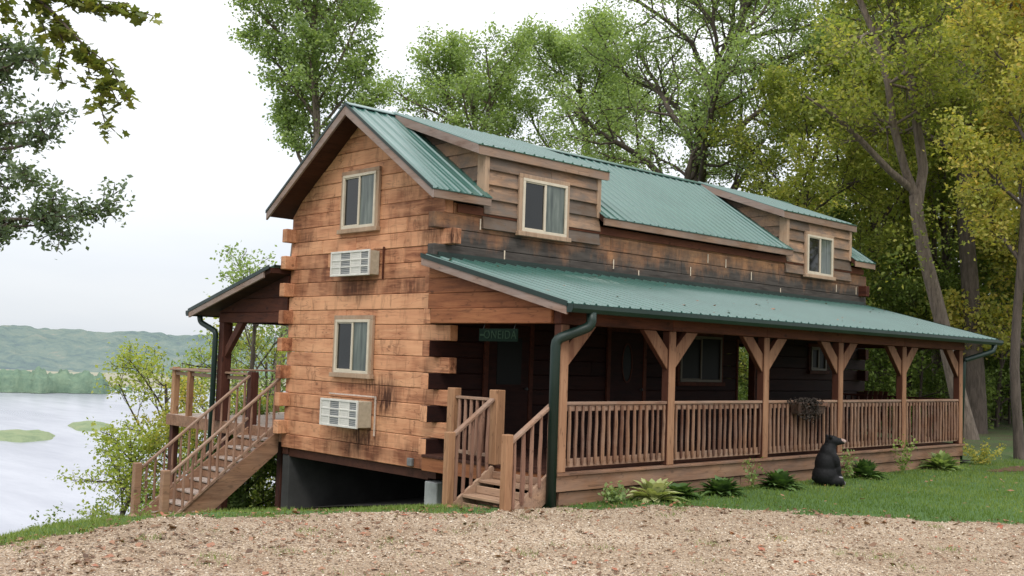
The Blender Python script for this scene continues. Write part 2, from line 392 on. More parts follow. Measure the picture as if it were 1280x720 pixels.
az = np.concatenate([np.linspace(-14, 76, 640), np.linspace(76, 346, 90)[1:-1]])   # degrees left of +y
rr = [1.2]
while rr[-1] < 32: rr.append(rr[-1] + max(.09, rr[-1]*.0085))
while rr[-1] < 3200: rr.append(rr[-1]*1.055)
rr = np.array(rr)
A, Rr = np.meshgrid(np.radians(az), rr, indexing='ij')
GXX = CAM.x - np.sin(A)*Rr; GYY = CAM.y + np.cos(A)*Rr
GZ = height(GXX, GYY)
na, nr = A.shape
idx = np.arange(na*nr).reshape(na, nr)
i0 = idx; i1 = np.roll(idx, -1, 0)
quads = np.stack([i0[:, :-1], i0[:, 1:], i1[:, 1:], i1[:, :-1]], -1).reshape(-1, 4)
gv = np.stack([GXX.ravel(), GYY.ravel(), GZ.ravel()], 1)
cen = len(gv); gv = np.vstack([gv, [[CAM.x, CAM.y, hz(CAM.x, CAM.y)]]])

def ground_mat():
    t = NT('ground'); p = t.pos()
    n1 = t.noise(p, .8, 4, .6); n2 = t.noise(p, 26, 5, .7)
    grass = t.ramp(n2, [(.3,(.03,.07,.016)), (.55,(.07,.14,.03)), (.8,(.14,.21,.055))])
    dirt = t.ramp(n2, [(.3,(.05,.035,.022)), (.7,(.13,.09,.055))])
    s = t.n('ShaderNodeSeparateXYZ'); t.l(p, s.inputs[0])
    far = t.n('ShaderNodeMapRange'); far.inputs['From Min'].default_value = 9; far.inputs['From Max'].default_value = 22; t.l(s.outputs[1], far.inputs['Value'])
    fm = t.math('MULTIPLY', far.outputs[0], t.ramp(n1, [(.35, .1), (.6, .8)]))
    col = t.mix(fm, grass, dirt)
    return t.done(t.principled(col, .95, t.bump(n2, .7, .05)))
M['ground'] = ground_mat()
def gravel_mat():
    t = NT('gravel'); p = t.pos()
    vo = t.n('ShaderNodeTexVoronoi', feature='F1'); vo.inputs['Scale'].default_value = 48; t.l(p, vo.inputs['Vector'])
    sp = t.n('ShaderNodeSeparateColor'); t.l(vo.outputs['Color'], sp.inputs[0])
    c1 = t.ramp(sp.outputs[0], [(.0,(.15,.10,.065)), (.2,(.33,.235,.155)), (.5,(.48,.36,.245)), (.8,(.58,.46,.33)), (1,(.71,.63,.52))])
    big = t.noise(p, .7, 4, .6); mid = t.noise(p, 5, 4, .65)
    sx = t.n('ShaderNodeSeparateXYZ'); t.l(p, sx.inputs[0])
    # left part carries more leaf mould
    mr = t.n('ShaderNodeMapRange'); mr.inputs['From Min'].default_value = -1.5; mr.inputs['From Max'].default_value = -6.5; mr.inputs['To Max'].default_value = .55
    t.l(sx.outputs[1], mr.inputs['Value'])
    c2 = t.mix(t.math('MULTIPLY', t.ramp(mid, [(.38, 0), (.62, 1)]), mr.outputs[0]), c1, (.19,.11,.065))
    c3 = t.mix(t.math('MULTIPLY', t.ramp(big, [(.42, 0), (.6, 1)]), .6), c2, (.27,.185,.115))
    e = t.ramp(vo.outputs['Distance'], [(.0, 1), (.5, .6), (.9, 0)])
    c4 = t.mix(t.ramp(vo.outputs['Distance'], [(.45, 0), (.85, .65)]), c3, (.08,.055,.04))
    return t.done(t.principled(c4, .9, t.bump(e, 1.0, .012)))
M['gravel'] = gravel_mat()

qc = gv[quads].mean(1)
gm = gravel_mask(qc[:, 0], qc[:, 1]) > 0
nearm = np.hypot(qc[:, 0]-CAM.x, qc[:, 1]-CAM.y) < 60
ground_me = np_mesh('ground', gv, quads)
ground_me.polygons.foreach_set('use_smooth', [True]*len(ground_me.polygons))
ground_me.materials.append(M['ground'])
tag(place('ground', ground_me, (0,0,0)), kind='structure')
gq = quads[gm & nearm]
used, inv = np.unique(gq.ravel(), return_inverse=True)
gvv = gv[used].copy(); gvv[:, 2] += .006
gme = np_mesh('gravel_drive', gvv, inv.reshape(-1, 4)); gme.materials.append(M['gravel'])
gme.polygons.foreach_set('use_smooth', [True]*len(gme.polygons))
tag(place('gravel_drive', gme, (0,0,0)), kind='structure')

# river
def water_mat():
    t = NT('river_water'); p = t.pos()
    n1 = t.noise(t.mapping(p, scale=(.5,1,1)), .35, 5, .6); n2 = t.noise(p, .006, 3)
    n3 = t.noise(t.mapping(p, scale=(.25,1,1), rot=(0,0,.3)), .03, 5, .65); col = t.mix(t.ramp(n3, [(.35, 0), (.65, 1)]), (.25,.26,.31), (.37,.38,.43))
    return t.done(t.principled(col, .22, t.bump(n1, .25, .25), IOR=1.33))
M['water'] = water_mat()
WZ = -50
mb = MB(); mb.add([(-3500,-3500,WZ),(200,-3500,WZ),(200,3500,WZ),(-3500,3500,WZ)], [(0,1,2,3)])
tag(mb.build('river', M['water'], origin=(0,0,WZ)), kind='structure')

# far bluffs, shore and islands (polar patches round the valley)
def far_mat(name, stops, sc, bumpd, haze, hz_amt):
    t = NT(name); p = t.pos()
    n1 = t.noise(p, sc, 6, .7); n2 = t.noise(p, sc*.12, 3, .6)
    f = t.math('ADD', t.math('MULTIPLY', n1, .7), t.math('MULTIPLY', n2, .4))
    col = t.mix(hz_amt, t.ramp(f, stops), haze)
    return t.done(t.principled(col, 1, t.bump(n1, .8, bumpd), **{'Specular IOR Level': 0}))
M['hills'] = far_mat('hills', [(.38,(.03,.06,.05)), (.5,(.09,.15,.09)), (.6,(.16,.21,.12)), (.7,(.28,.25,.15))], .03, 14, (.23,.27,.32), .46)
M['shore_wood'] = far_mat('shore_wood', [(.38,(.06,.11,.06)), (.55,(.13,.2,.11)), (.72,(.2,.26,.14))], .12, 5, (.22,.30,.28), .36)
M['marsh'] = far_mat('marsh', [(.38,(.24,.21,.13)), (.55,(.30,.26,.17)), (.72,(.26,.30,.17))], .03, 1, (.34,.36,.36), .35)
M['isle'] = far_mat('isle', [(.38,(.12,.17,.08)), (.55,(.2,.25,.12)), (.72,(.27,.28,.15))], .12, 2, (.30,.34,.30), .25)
def P3(azd, r, z):
    a = rad(azd); return (CAM.x - math.sin(a)*r, CAM.y + math.cos(a)*r, z)
def strip(name, m, a0, a1, na_, prof, bumps=0, bs=.05, kind='structure'):
    """prof(az) -> list of (range, z)"""
    vs = []; fs = []; n = None
    for i in range(na_+1):
        a = a0 + (a1-a0)*i/na_
        pr = prof(a); n = len(pr)
        for j, (r, z) in enumerate(pr):
            q = Vector(P3(a, r, z))
            if bumps and 0 < j:
                q.z += bumps*(mnoise.noise(q*bs) + .5*mnoise.noise(q*bs*2.3))*min(1, j/2)
            vs.append(q)
    for i in range(na_):
        for j in range(n-1):
            fs.append((i*n+j, (i+1)*n+j, (i+1)*n+j+1, i*n+j+1))
    b = MB(); b.add(vs, fs)
    return tag(b.build(name, m, smooth=True), kind=kind)
def hillprof(a):
    base = 1850 + 120*mnoise.noise(Vector((a*.16, 1, 0)))
    crest = 27 + 12*mnoise.noise(Vector((a*.11, 5, 0))) + 6*mnoise.noise(Vector((a*.5, 9, 0)))
    crest += 3*float(smooth(60, 74, a)) - 10*float(smooth(46, 30, a))
    out = []
    for j in range(27):
        f = j/26
        rise = float(smooth(0, 1, f))
        z = WZ + 2 + (crest-WZ-2)*rise + 10*mnoise.noise(Vector((a*.8, f*5, 2)))*math.sin(f*3.1)
        out.append((base + 620*f, z))
    out.append((2900, crest-25))
    return out
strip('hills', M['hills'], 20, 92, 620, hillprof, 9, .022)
def marshprof(a): return [(1330, WZ+.2), (1380, WZ+1), (1960, WZ+3)]
strip('marsh', M['marsh'], 20, 92, 120, marshprof)
def woodprof(a):
    e = 67.2
    w = float(smooth(e, e+.5, a)); w2 = float(smooth(66.8, 67.8, a))
    top = 1 + 22*w*(.8+.25*mnoise.noise(Vector((a*2.2, 0, 0)))) 
    r0 = 1145 + 25*mnoise.noise(Vector((a*.9, 3, 0))) + 45*(1-w2)
    return [(r0, WZ+.3*w-.5*(1-w)), (r0+4, WZ+top*.72), (r0+14, WZ+top*.95), (r0+34, WZ+top), (r0+70, WZ+top*1.03), (r0+120, WZ+top*.9), (r0+140, WZ+1)]
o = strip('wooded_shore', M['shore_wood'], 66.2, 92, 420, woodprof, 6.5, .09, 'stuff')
tag(o, 'low wooded shore with hazy green trees across the river', 'wooded shore')
def woodprof2(a):
    w = float(smooth(50, 51, a)); top = 1+13*w*(.8+.3*mnoise.noise(Vector((a*2.2, 7, 0))))
    return [(1760, WZ+2), (1766, WZ+2+top*.8), (1790, WZ+2+top), (1830, WZ+2+top), (1860, WZ+3)]
o = strip('wooded_shore', M['shore_wood'], 40, 64.6, 300, woodprof2, 3, .11, 'stuff')
tag(o, 'hazy belt of trees at the foot of the far bluff, behind the deck railing', 'wooded shore')
def island(name, a_c, r_c, ha, hr, seed):
    n = 64; vs = [Vector(P3(a_c, r_c, WZ+2.6))]; 
    for ring, f, z in ((0, .45, 2.4), (1, .8, 1.6), (2, 1.0, -.3)):
        for i in range(n):
            t = 2*math.pi*i/n
            k = f*(1 + .22*mnoise.noise(Vector((math.cos(t)*1.4+seed, math.sin(t)*1.4, 0))))
            q = Vector(P3(a_c + ha*math.cos(t)*k, r_c + hr*math.sin(t)*k, WZ+z)); q.z += (.9*mnoise.noise(q*.2) if ring < 2 else 0); vs.append(q)
    fs = [(0, 1+(i+1) % n, 1+i) for i in range(n)]
    for r_ in range(2):
        for i in range(n):
            a_, b_ = 1+r_*n+i, 1+r_*n+(i+1) % n
            fs.append((a_, b_, b_+n, a_+n))
    b = MB(); b.add(vs, fs); return tag(b.build(name, M['isle'], smooth=True), kind='structure')
island('island', 71.2, 627, 1.75, 33, 1)
island('island', 68.1, 700, 1.0, 36, 5)

# ------------------------------------------------------------------ cabin
W, L = 4.375, 12.8
C0, DC = -.27, .2468
RX, RZ, SL = -2.1875, 5.62, .679         # ridge, slope of main roof
def roof_z(x): return RZ - SL*abs(x-RX)
HB = (-2.2, 6.4, -.45)
cabin = thing('log_cabin', HB, 'two-storey wooden log cabin with green metal roofs, dormers, front porch and side deck', 'cabin')

# gable wall: hewn log courses
mb = MB(); k = 0
while True:
    z0 = C0 + DC*k; z1 = z0 + DC - .006
    if z0 > 5.4: break
    def lim(z):
        zz = z + .13
        if zz <= roof_z(-W) + .0: return (-W, 0.0)
        hw = max(.02, (RZ-zz)/SL); return (max(-W, RX-hw), min(0.0, RX+hw))
    a0, b0 = lim(z0); a1, b1 = lim(z1)
    passing = (k % 2 == 0)
    low = z1 < 3.75
    if low:
        if k == 0: xa, xb = -W-.02, .02
        elif passing: xa, xb = -W-.0, .22
        else: xa, xb = -W+.13, -.13
        a0 = a1 = xa; b0 = b1 = xb
    yo = -.012*random.random() - (.02 if k == 0 else 0)
    cuts = [0.0]
    nseg = random.choice([1, 2, 2, 3]) if low else random.choice([1, 2]); tone = random.random()
    cuts += sorted(random.uniform(.15, .85) for _ in range(nseg-1)) + [1.0]
    for c0, c1 in zip(cuts[:-1], cuts[1:]):
        if c1-c0 < .02: continue
        y0 = yo - .005*random.random(); g = .0012
        B0, B1 = a0+(b0-a0)*c0+g, a0+(b0-a0)*c1-g
        T0, T1 = a1+(b1-a1)*c0+g, a1+(b1-a1)*c1-g
        mb.hexa([(B0,y0,z0),(B1,y0,z0),(B1,.15,z0),(B0,.15,z0)], [(T0,y0,z1),(T1,y0,z1),(T1,.15,z1),(T0,.15,z1)], tone*.8+.2*random.random())
    k += 1
mb.build('gable_wall', M['gable_wood'], cabin, bevel=.009)

# side (porch side) wall; courses above the porch roof weathered, below it dark stained with porch shade in the colour
def side_courses(mb, ks, xs, ya, yb, holes=()):
    for k in ks:
        z0 = C0 + DC*k; z1 = z0 + DC - .004
        x0, x1 = xs
        passing = (k % 2 == 1)
        y0, y1 = (ya-.22, yb+.2) if passing else (ya+.152, yb-.152)
        dx = .01*random.random()
        segs = [(y0, y1)]
        for hy0, hy1, hz0, hz1 in holes:
            if z0 < hz1-.05 and z1 > hz0+.05:
                new = []
                for s0, s1 in segs:
                    if hy0 > s0 and hy1 < s1: new += [(s0, hy0), (hy1, s1)]
                    else: new.append((s0, s1))
                segs = new
        for s0, s1 in segs:
            n = max(1, int((s1-s0)/3.1)); c = [s0] + [s0+(s1-s0)*(i+random.uniform(-.25,.25))/n for i in range(1, n)] + [s1]
            for a, b in zip(c[:-1], c[1:]):
                d2 = dx + .008*random.random()
                mb.box(x0-(d2 if x0 < -1 else 0), x1+(d2 if x1 > -1 else 0), a+.0015, b-.0015, z0, z1)
HOLE = [(7.75, 8.42, .60, 2.0)]
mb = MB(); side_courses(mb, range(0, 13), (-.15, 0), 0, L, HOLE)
mb.build('porch_side_wall', M['stain_wood_y_shaded'], cabin, bevel=.011)
mb = MB(); side_courses(mb, range(13, 16), (-.15, 0), 0, L)
z15 = C0+DC*16
mb.box(-.15, .008, .152, L-.02, z15, z15+.17)
mb.build('upper_side_wall', M['side_wood'], cabin, bevel=.011)
# end grain blocks of the side logs show beside the gable (they take the gable's colour)
for k in range(1, 13, 2):
    z0 = C0 + DC*k; z1 = z0+DC-.004
    mb = MB(); mb.box(-.152, .006+.006*random.random(), -.235, -.221, z0+.004, z1-.004)
    mb.build('log_end', M['gable_wood'], cabin, bevel=.004)
mb = MB(); side_courses(mb, range(0, 16), (-W, -W+.15), 0, L)
mb.build('river_side_wall', M['gable_wood'], cabin, bevel=.011)
mb = MB()
for k in range(0, 23):
    z0 = C0+DC*k; z1 = z0+DC-.004
    zz = z1+.15; hw = W/2 if zz < roof_z(0) else max(.05, (RZ-zz)/SL)
    a, b = max(-W, RX-hw), min(0, RX+hw)
    if z1 < 3.75: a, b = (-W-.2, .2) if k % 2 == 0 else (-W+.15, -.15)
    segs = [(a, b)]
    if .55 < z0+.12 < 2.0: segs = [(a, -3.75), (-2.75, b)]
    for s0, s1 in segs: mb.box(s0, s1, L-.15, L, z0, z1)
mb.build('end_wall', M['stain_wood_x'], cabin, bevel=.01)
# inner floor and upper floor
mb = MB(); mb.box(-W+.16, -.16, .16, L-.16, -.20, -.03); mb.box(-W+.16, -.16, .16, L-.16, 2.35, 2.5)
mb.build('floor_structure', M['stain_wood_x'], cabin)
mb = MB(); mb.box(-3.9, -.153, 6.9, 7.0, -.02, 2.34)
mb.build('partition', M['stain_wood_x'], cabin)
# white caulk strips at butt joints of the upper side wall
for y, z in ((1.24, 3.11), (.70, 3.56), (3.9, 3.2), (6.15, 3.25), (7.3, 3.5), (6.7, 3.55), (8.2, 3.32), (11.6, 3.3), (12.5, 3.3), (4.6, 3.06), (9.3, 3.06)):
    mb = MB(); mb.box(.018, .024, y-.012, y+.012, z-.08, z+.09); mb.build('caulk_strip', M['caulk'], cabin)

# dormers
def dormer(y0, y1, ry0, ry1):
    mbw = MB()
    for j in range(5):
        za = 3.50 + .238*j; zb = za + .262
        if j < 2: ya, yb = y0-.03, y1+.06
        else: ya, yb = y0, y1
        zb = min(zb, 4.70)
        # lapped board: bottom edge stands proud
        c = random.uniform(.3, .7)
        for s0, s1 in ((ya, ya+(yb-ya)*c-.002), (ya+(yb-ya)*c+.002, yb)):
            mbw.hexa([(-.10,s0,za),(.074,s0,za),(.074,s1,za),(-.10,s1,za)], [(-.10,s0,zb),(.022,s0,zb),(.022,s1,zb),(-.10,s1,zb)])
    w = mbw.build('dormer', M['lap_wood'], cabin, bevel=.006)
    # cheeks, board by board, between main roof and dormer roof
    for yy, sgn in ((y0, -1), (y1, 1)):
        mbc = MB(); z = roof_z(-.02) - .1
        while z < 5.35:
            z2 = z + .236
            def xr(zz): return min(-.10, RX + (RZ-zz)/SL - .03)      # main roof surface
            def xd(zz): return -.10 if zz < 4.66 else .12 - (zz-4.66)/.364   # under dormer roof
            xl0, xl1 = xr(z)-.15, xr(z2)-.15
            r0, r1 = min(-.10, xd(z)), min(-.10, xd(z2))
            if r0 > xl0 + .02:
                r1 = max(r1, xl1+.005)
                o0, o1 = (.028, .004)
                ya, yb = yy - (o0 if sgn < 0 else -.0), yy + (o0 if sgn > 0 else 0)
                mbc.hexa([(xl0, yy-(o0 if sgn<0 else .04), z), (r0, yy-(o0 if sgn<0 else .04), z), (r0, yy+(o0 if sgn>0 else .04), z), (xl0, yy+(o0 if sgn>0 else .04), z)],
                         [(xl1, yy-(o1 if sgn<0 else .04), z2), (r1, yy-(o1 if sgn<0 else .04), z2), (r1, yy+(o1 if sgn>0 else .04), z2), (xl1, yy+(o1 if sgn>0 else .04), z2)])
            z = z2 + .002
        mbc.build('cheek', M['lap_wood'], w)
        tb = MB(); tb.box(-.12, .075, yy-.045 if sgn < 0 else yy-.05, yy+.05 if sgn < 0 else yy+.045, 3.97, 4.70); tb.build('corner_board', M['trim_wood'], w, bevel=.006)
    # roof
    ze = 4.82; xe = .12; s = (5.64-ze)/(xe-RX)
    sheet('dormer_roof', (xe+.02, ry0, ze-.007), (RX, ry0, 5.65), ry1-ry0, w, M['green_metal'])
    b = MB(); n = Vector((s, 0, 1)).normalized()
    def q(x, y, d): return (x, y, ze + (xe-x)*s - d)
    b.hexa([q(xe-.035, ry0+.035, .125), q(xe-.035, ry1-.035, .125), q(RX+.1, ry1-.035, .125), q(RX+.1, ry0+.035, .125)][::1],
           [q(xe-.035, ry0+.035, .012), q(xe-.035, ry1-.035, .012), q(RX+.1, ry1-.035, .012), q(RX+.1, ry0+.035, .012)])
    b.build('soffit', M['soffit'], w)
    for yy in (ry0, ry1-.035):
        b = MB(); b.hexa([q(xe, yy, .16), q(xe, yy+.035, .16), q(RX+.12, yy+.035, .16), q(RX+.12, yy, .16)],
                         [q(xe, yy, .008), q(xe, yy+.035, .008), q(RX+.12, yy+.035, .008), q(RX+.12, yy, .008)])
        b.build('rake_board', M['fascia'], w, bevel=.004)
    b = MB(); b.box(xe-.035, xe, ry0+.037, ry1-.037, ze-.165, ze-.012); b.build('fascia_board', M['fascia_y'], w, bevel=.004)
    return w

def sheet(name, p_eave, p_top, length, parent, m, pitch=.2286, t=.014):
    """ribbed metal sheet: ribs run up the slope, spaced along y"""
    p0, p1 = Vector(p_eave), Vector(p_top)
    d = (p1-p0).normalized(); n = d.cross(Vector((0,1,0)))
    if n.z < 0: n = -n
    prof = []; y = 0
    prof.append((0, 0))
    c = pitch*.35
    while c < length-.05:
        prof += [(c-.028, 0), (c-.012, .022), (c+.012, .022), (c+.028, 0)]
        m1 = c + pitch/2
        if m1 < length-.05: prof += [(m1-.012, 0), (m1, .005), (m1+.012, 0)]
        c += pitch
    prof.append((length, 0))
    vs = []; 
    for yy, h in prof:
        o_ = Vector((0, yy, 0)) + n*h
        vs += [p0+o_, p1+o_]
    nn = len(prof)
    for yy, h in prof:
        o_ = Vector((0, yy, 0)) - n*t + n*h*.0
        vs += [p0+o_, p1+o_]
    fs = []
    for i in range(nn-1):
        a = 2*i
        fs.append((a, a+1, a+3, a+2)); b = 2*nn+a; fs.append((b, b+2, b+3, b+1))
        fs.append((a, a+2, b+2, b)); fs.append((a+1, b+1, b+3, a+3))
    e = 2*(nn-1); fs.append((0, 2*nn, 2*nn+1, 1)); fs.append((e, e+1, 2*nn+e+1, 2*nn+e))
    b = MB(); b.add(vs, fs); return b.build(name, m, parent)

# main roof: right slope and left slope, soffit, rakes
YR0, YR1 = -.45, 13.05
XE = .21; ZE = roof_z(XE)
roof = sheet('roof', (XE+.02, 3.425, ZE-.0136), (RX, 3.425, RZ+.004), 9.475-3.425, cabin, M['green_metal'])
for ya, yb in ((YR0, .755), (12.145, YR1)):
    sheet('roof_slope', (XE+.02, ya, ZE-.0136), (RX, ya, RZ+.004), yb-ya, roof, M['green_metal'])
sheet('river_side_slope', (RX*2-XE-.02, YR0, ZE-.0136), (RX, YR0, RZ+.004), YR1-YR0, roof, M['green_metal'])
b = MB(); b.hexa([(RX-.13, YR0-.005, RZ-.075), (RX, YR0-.005, RZ+.02), (RX, YR1, RZ+.02), (RX-.13, YR1, RZ-.075)], [(RX-.13, YR0-.005, RZ-.06), (RX, YR0-.005, RZ+.034), (RX, YR1, RZ+.034), (RX-.13, YR1, RZ-.06)])
b.hexa([(RX, YR0-.005, RZ+.02), (RX+.13, YR0-.005, RZ-.045), (RX+.13, YR1, RZ-.045), (RX, YR1, RZ+.02)], [(RX, YR0-.005, RZ+.034), (RX+.13, YR0-.005, RZ-.03), (RX+.13, YR1, RZ-.03), (RX, YR1, RZ+.034)])
b.build('ridge_cap', M['green_metal'], roof)
for sg in (1, -1):
    def q(x, y, d): return (RX + sg*x, y, RZ - SL*x - d)
    xw = XE-RX
    for ya, yb in (((YR0+.04, .75), (3.43, 9.47), (12.15, YR1-.04)) if sg > 0 else ((YR0+.04, YR1-.04),)):
        b = MB()
        A0 = [q(0, ya, .125), q(xw-.04, ya, .125), q(xw-.04, yb, .125), q(0, yb, .125)]
        A1 = [q(0, ya, .015), q(xw-.04, ya, .015), q(xw-.04, yb, .015), q(0, yb, .015)]
        if sg < 0: A0, A1 = A0[::-1], A1[::-1]
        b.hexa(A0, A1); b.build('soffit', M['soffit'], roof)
    for y0, y1 in ((YR0, YR0+.04), (YR1-.04, YR1)):
        b = MB(); B0 = [q(0, y0, .19), q(xw, y0, .16), q(xw, y1, .16), q(0, y1, .19)]; B1 = [q(0, y0, .012), q(xw, y0, .012), q(xw, y1, .012), q(0, y1, .012)]
        if sg < 0: B0, B1 = B0[::-1], B1[::-1]
        b.hexa(B0, B1); b.build('rake_board', M['fascia'], roof, bevel=.004)
        # green drip edge over the rake
        b = MB(); ye = y0-.012 if y0 < 0 else y1
        B0 = [q(-.0, ye, .03), q(xw+.01, ye, .03), q(xw+.01, ye+.012, .03), q(0, ye+.012, .03)]; B1 = [q(0, ye, -.022), q(xw+.01, ye, -.022), q(xw+.01, ye+.012, -.022), q(0, ye+.012, -.022)]
        if sg < 0: B0, B1 = B0[::-1], B1[::-1]
        b.hexa(B0, B1); b.build('drip_edge', M['green_trim'], roof)
for y0, y1 in ((YR0+.042, .75), (3.43, 9.47), (12.15, YR1-.042)):
    b = MB(); b.box(XE-.04, XE, y0, y1, ZE-.15, ZE-.02); b.build('fascia_board', M['fascia_y'], roof, bevel=.004)
b = MB(); b.box(.024, .05, .2, L, 3.70, 3.83); b.build('frieze_board', M['beam_wood_y'], cabin, bevel=.004)
dormer(.76, 3.42, .50, 3.62)
dormer(9.48, 12.14, 9.22, 12.32)

# windows -------------------------------------------------------------
M['vinyl_shaded'] = plain('vinyl_shaded', (.10,.085,.06), .5, 6, .12)  # same vinyl in a darker copy, porch shade put into the colour
def window(axis, u0, u1, z0, z1, face, name='window', trim=True, curtains=True):
    """axis 'x': faces +x, u = y; axis 'y': faces -y, u = x. face = plane coordinate"""
    def bx(b, a0, a1, c0, c1, d0, d1):
        if axis == 'x': b.box(face+d0, face+d1, a0, a1, c0, c1)
        else: b.box(a0, a1, face-d1, face-d0, c0, c1)
    f = .048; b = MB()
    bx(b, u0, u1, z1-f, z1, 0, .05); bx(b, u0, u1, z0, z0+f, 0, .05)
    bx(b, u0, u0+f, z0+f, z1-f, 0, .05); bx(b, u1-f, u1, z0+f, z1-f, 0, .05)
    um = (u0+u1)/2
    bx(b, um-.022, um+.022, z0+f, z1-f, 0, .042)
    bx(b, u0+f, um-.022, z0+f, z0+f+.02, 0, .036); bx(b, u0+f, um-.022, z1-f-.02, z1-f, 0, .036)
    fr = b.build(name, M['vinyl' if curtains else 'vinyl_shaded'], cabin, bevel=.004)
    b = MB(); bx(b, u0+f-.005, um-.02, z0+f-.005, z1-f+.005, -.0, .014); b.build('pane', M['glass' if curtains else 'dark_glass'], fr)
    b = MB(); bx(b, um+.02, u1-f+.005, z0+f-.005, z1-f+.005, -.0, .022); b.build('pane', M['curtain'] if curtains else M['dark_glass'], fr)
    if trim:
        b = MB(); T = .07
        bx(b, u0-T, u1+T, z1+.002, z1+T, -.02, .03); bx(b, u0-T, u0-.002, z0-.0, z1, -.02, .03); bx(b, u1+.002, u1+T, z0, z1, -.02, .03)
        b.build('trim', M['trim_wood' if curtains else 'stain_wood_x'], fr, bevel=.004)
        b = MB(); bx(b, u0-T-.03, u1+T+.03, z0-.075, z0-.002, -.02, .07); b.build('sill', M['trim_wood' if curtains else 'stain_wood_x'], fr, bevel=.006)
    return fr
window('y', -2.70, -1.75, 3.57, 4.50, -.036)
window('y', -2.74, -1.76, 1.13, 2.03, -.036)
window('x', 1.53, 2.57, 3.54, 4.42, .070)
window('x', 10.22, 11.28, 3.53, 4.40, .070)
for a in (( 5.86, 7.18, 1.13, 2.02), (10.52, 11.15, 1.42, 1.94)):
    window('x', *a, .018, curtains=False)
# pane set in the opening beside the porch door
b = MB(); fy0, fy1, fz0, fz1 = 7.75, 8.42, .60, 2.0
for (y0, y1, z0, z1) in ((fy0, fy0+.05, fz0, fz1), (fy1-.05, fy1, fz0, fz1), (fy0+.05, fy1-.05, fz1-.08, fz1), (fy0+.05, fy1-.05, fz0, fz0+.08)):
    b.box(-.12, .03, y0, y1, z0, z1)
b.build('opening_frame', M['stain_wood_x'], cabin)

# doors on the porch wall
def door(y0, y1, oval):
    b = MB(); b.box(.018, .045, y0, y1, .0, 2.0)
    d = b.build('door', M['stain_wood_y_shaded'], cabin, bevel=.006)
    b = MB(); b.box(.018, .06, y0-.09, y0-.002, 0, 2.09); b.box(.018, .06, y1+.002, y1+.09, 0, 2.09); b.box(.018, .06, y0-.002, y1+.002, 2.003, 2.09)
    b.build('door_frame', M['stain_wood_x'], d, bevel=.004)
    b = MB(); cy = (y0+y1)/2
    if oval:
        n = 28; c = Vector((.049, cy, 1.45)); vs = []; 
        for r1, r2, xx in ((.15, .36, .058), (.12, .33, .058), (.12, .33, .047), (.15, .36, .047)):
            for i in range(n):
                t = 2*math.pi*i/n; vs.append((xx, cy+r1*math.cos(t), 1.45+r2*math.sin(t)))
        fs = []
        for q_ in range(4):
            for i in range(n):
                j = (i+1) % n; a, c2 = q_*n, ((q_+1) % 4)*n
                fs.append((a+i, c2+i, c2+j, a+j))
        b.add(vs, fs); b.build('glass_rim', M['stain_wood_x'], d)
        b = MB(); b.add([(.048, cy+.125*math.cos(2*math.pi*i/n), 1.45+.335*math.sin(2*math.pi*i/n)) for i in range(n)], [tuple(range(n))]); b.build('glass', M['dark_glass'], d)
    else:
        b.box(.046, .052, cy-.27, cy+.27, 1.05, 1.8); b.build('glass', M['dark_glass'], d)
    b = MB(); b.tube([(.045, y1-.09, .98), (.10, y1-.09, .98)], [.012, .012]); b.tube([(.09, y1-.09, .98), (.105, y1-.09, .98), (.125, y1-.09, .98)], [.02, .032, .018], 10)
    b.build('knob', M['iron'], d)
door(3.86, 4.76, True)
door(.95, 1.85, False)

# ------------------------------------------------------------------ porch
PX = 2.76; PY = [-.21, 2.07, 4.53, 6.88, 9.27, 11.78]
PW = .155
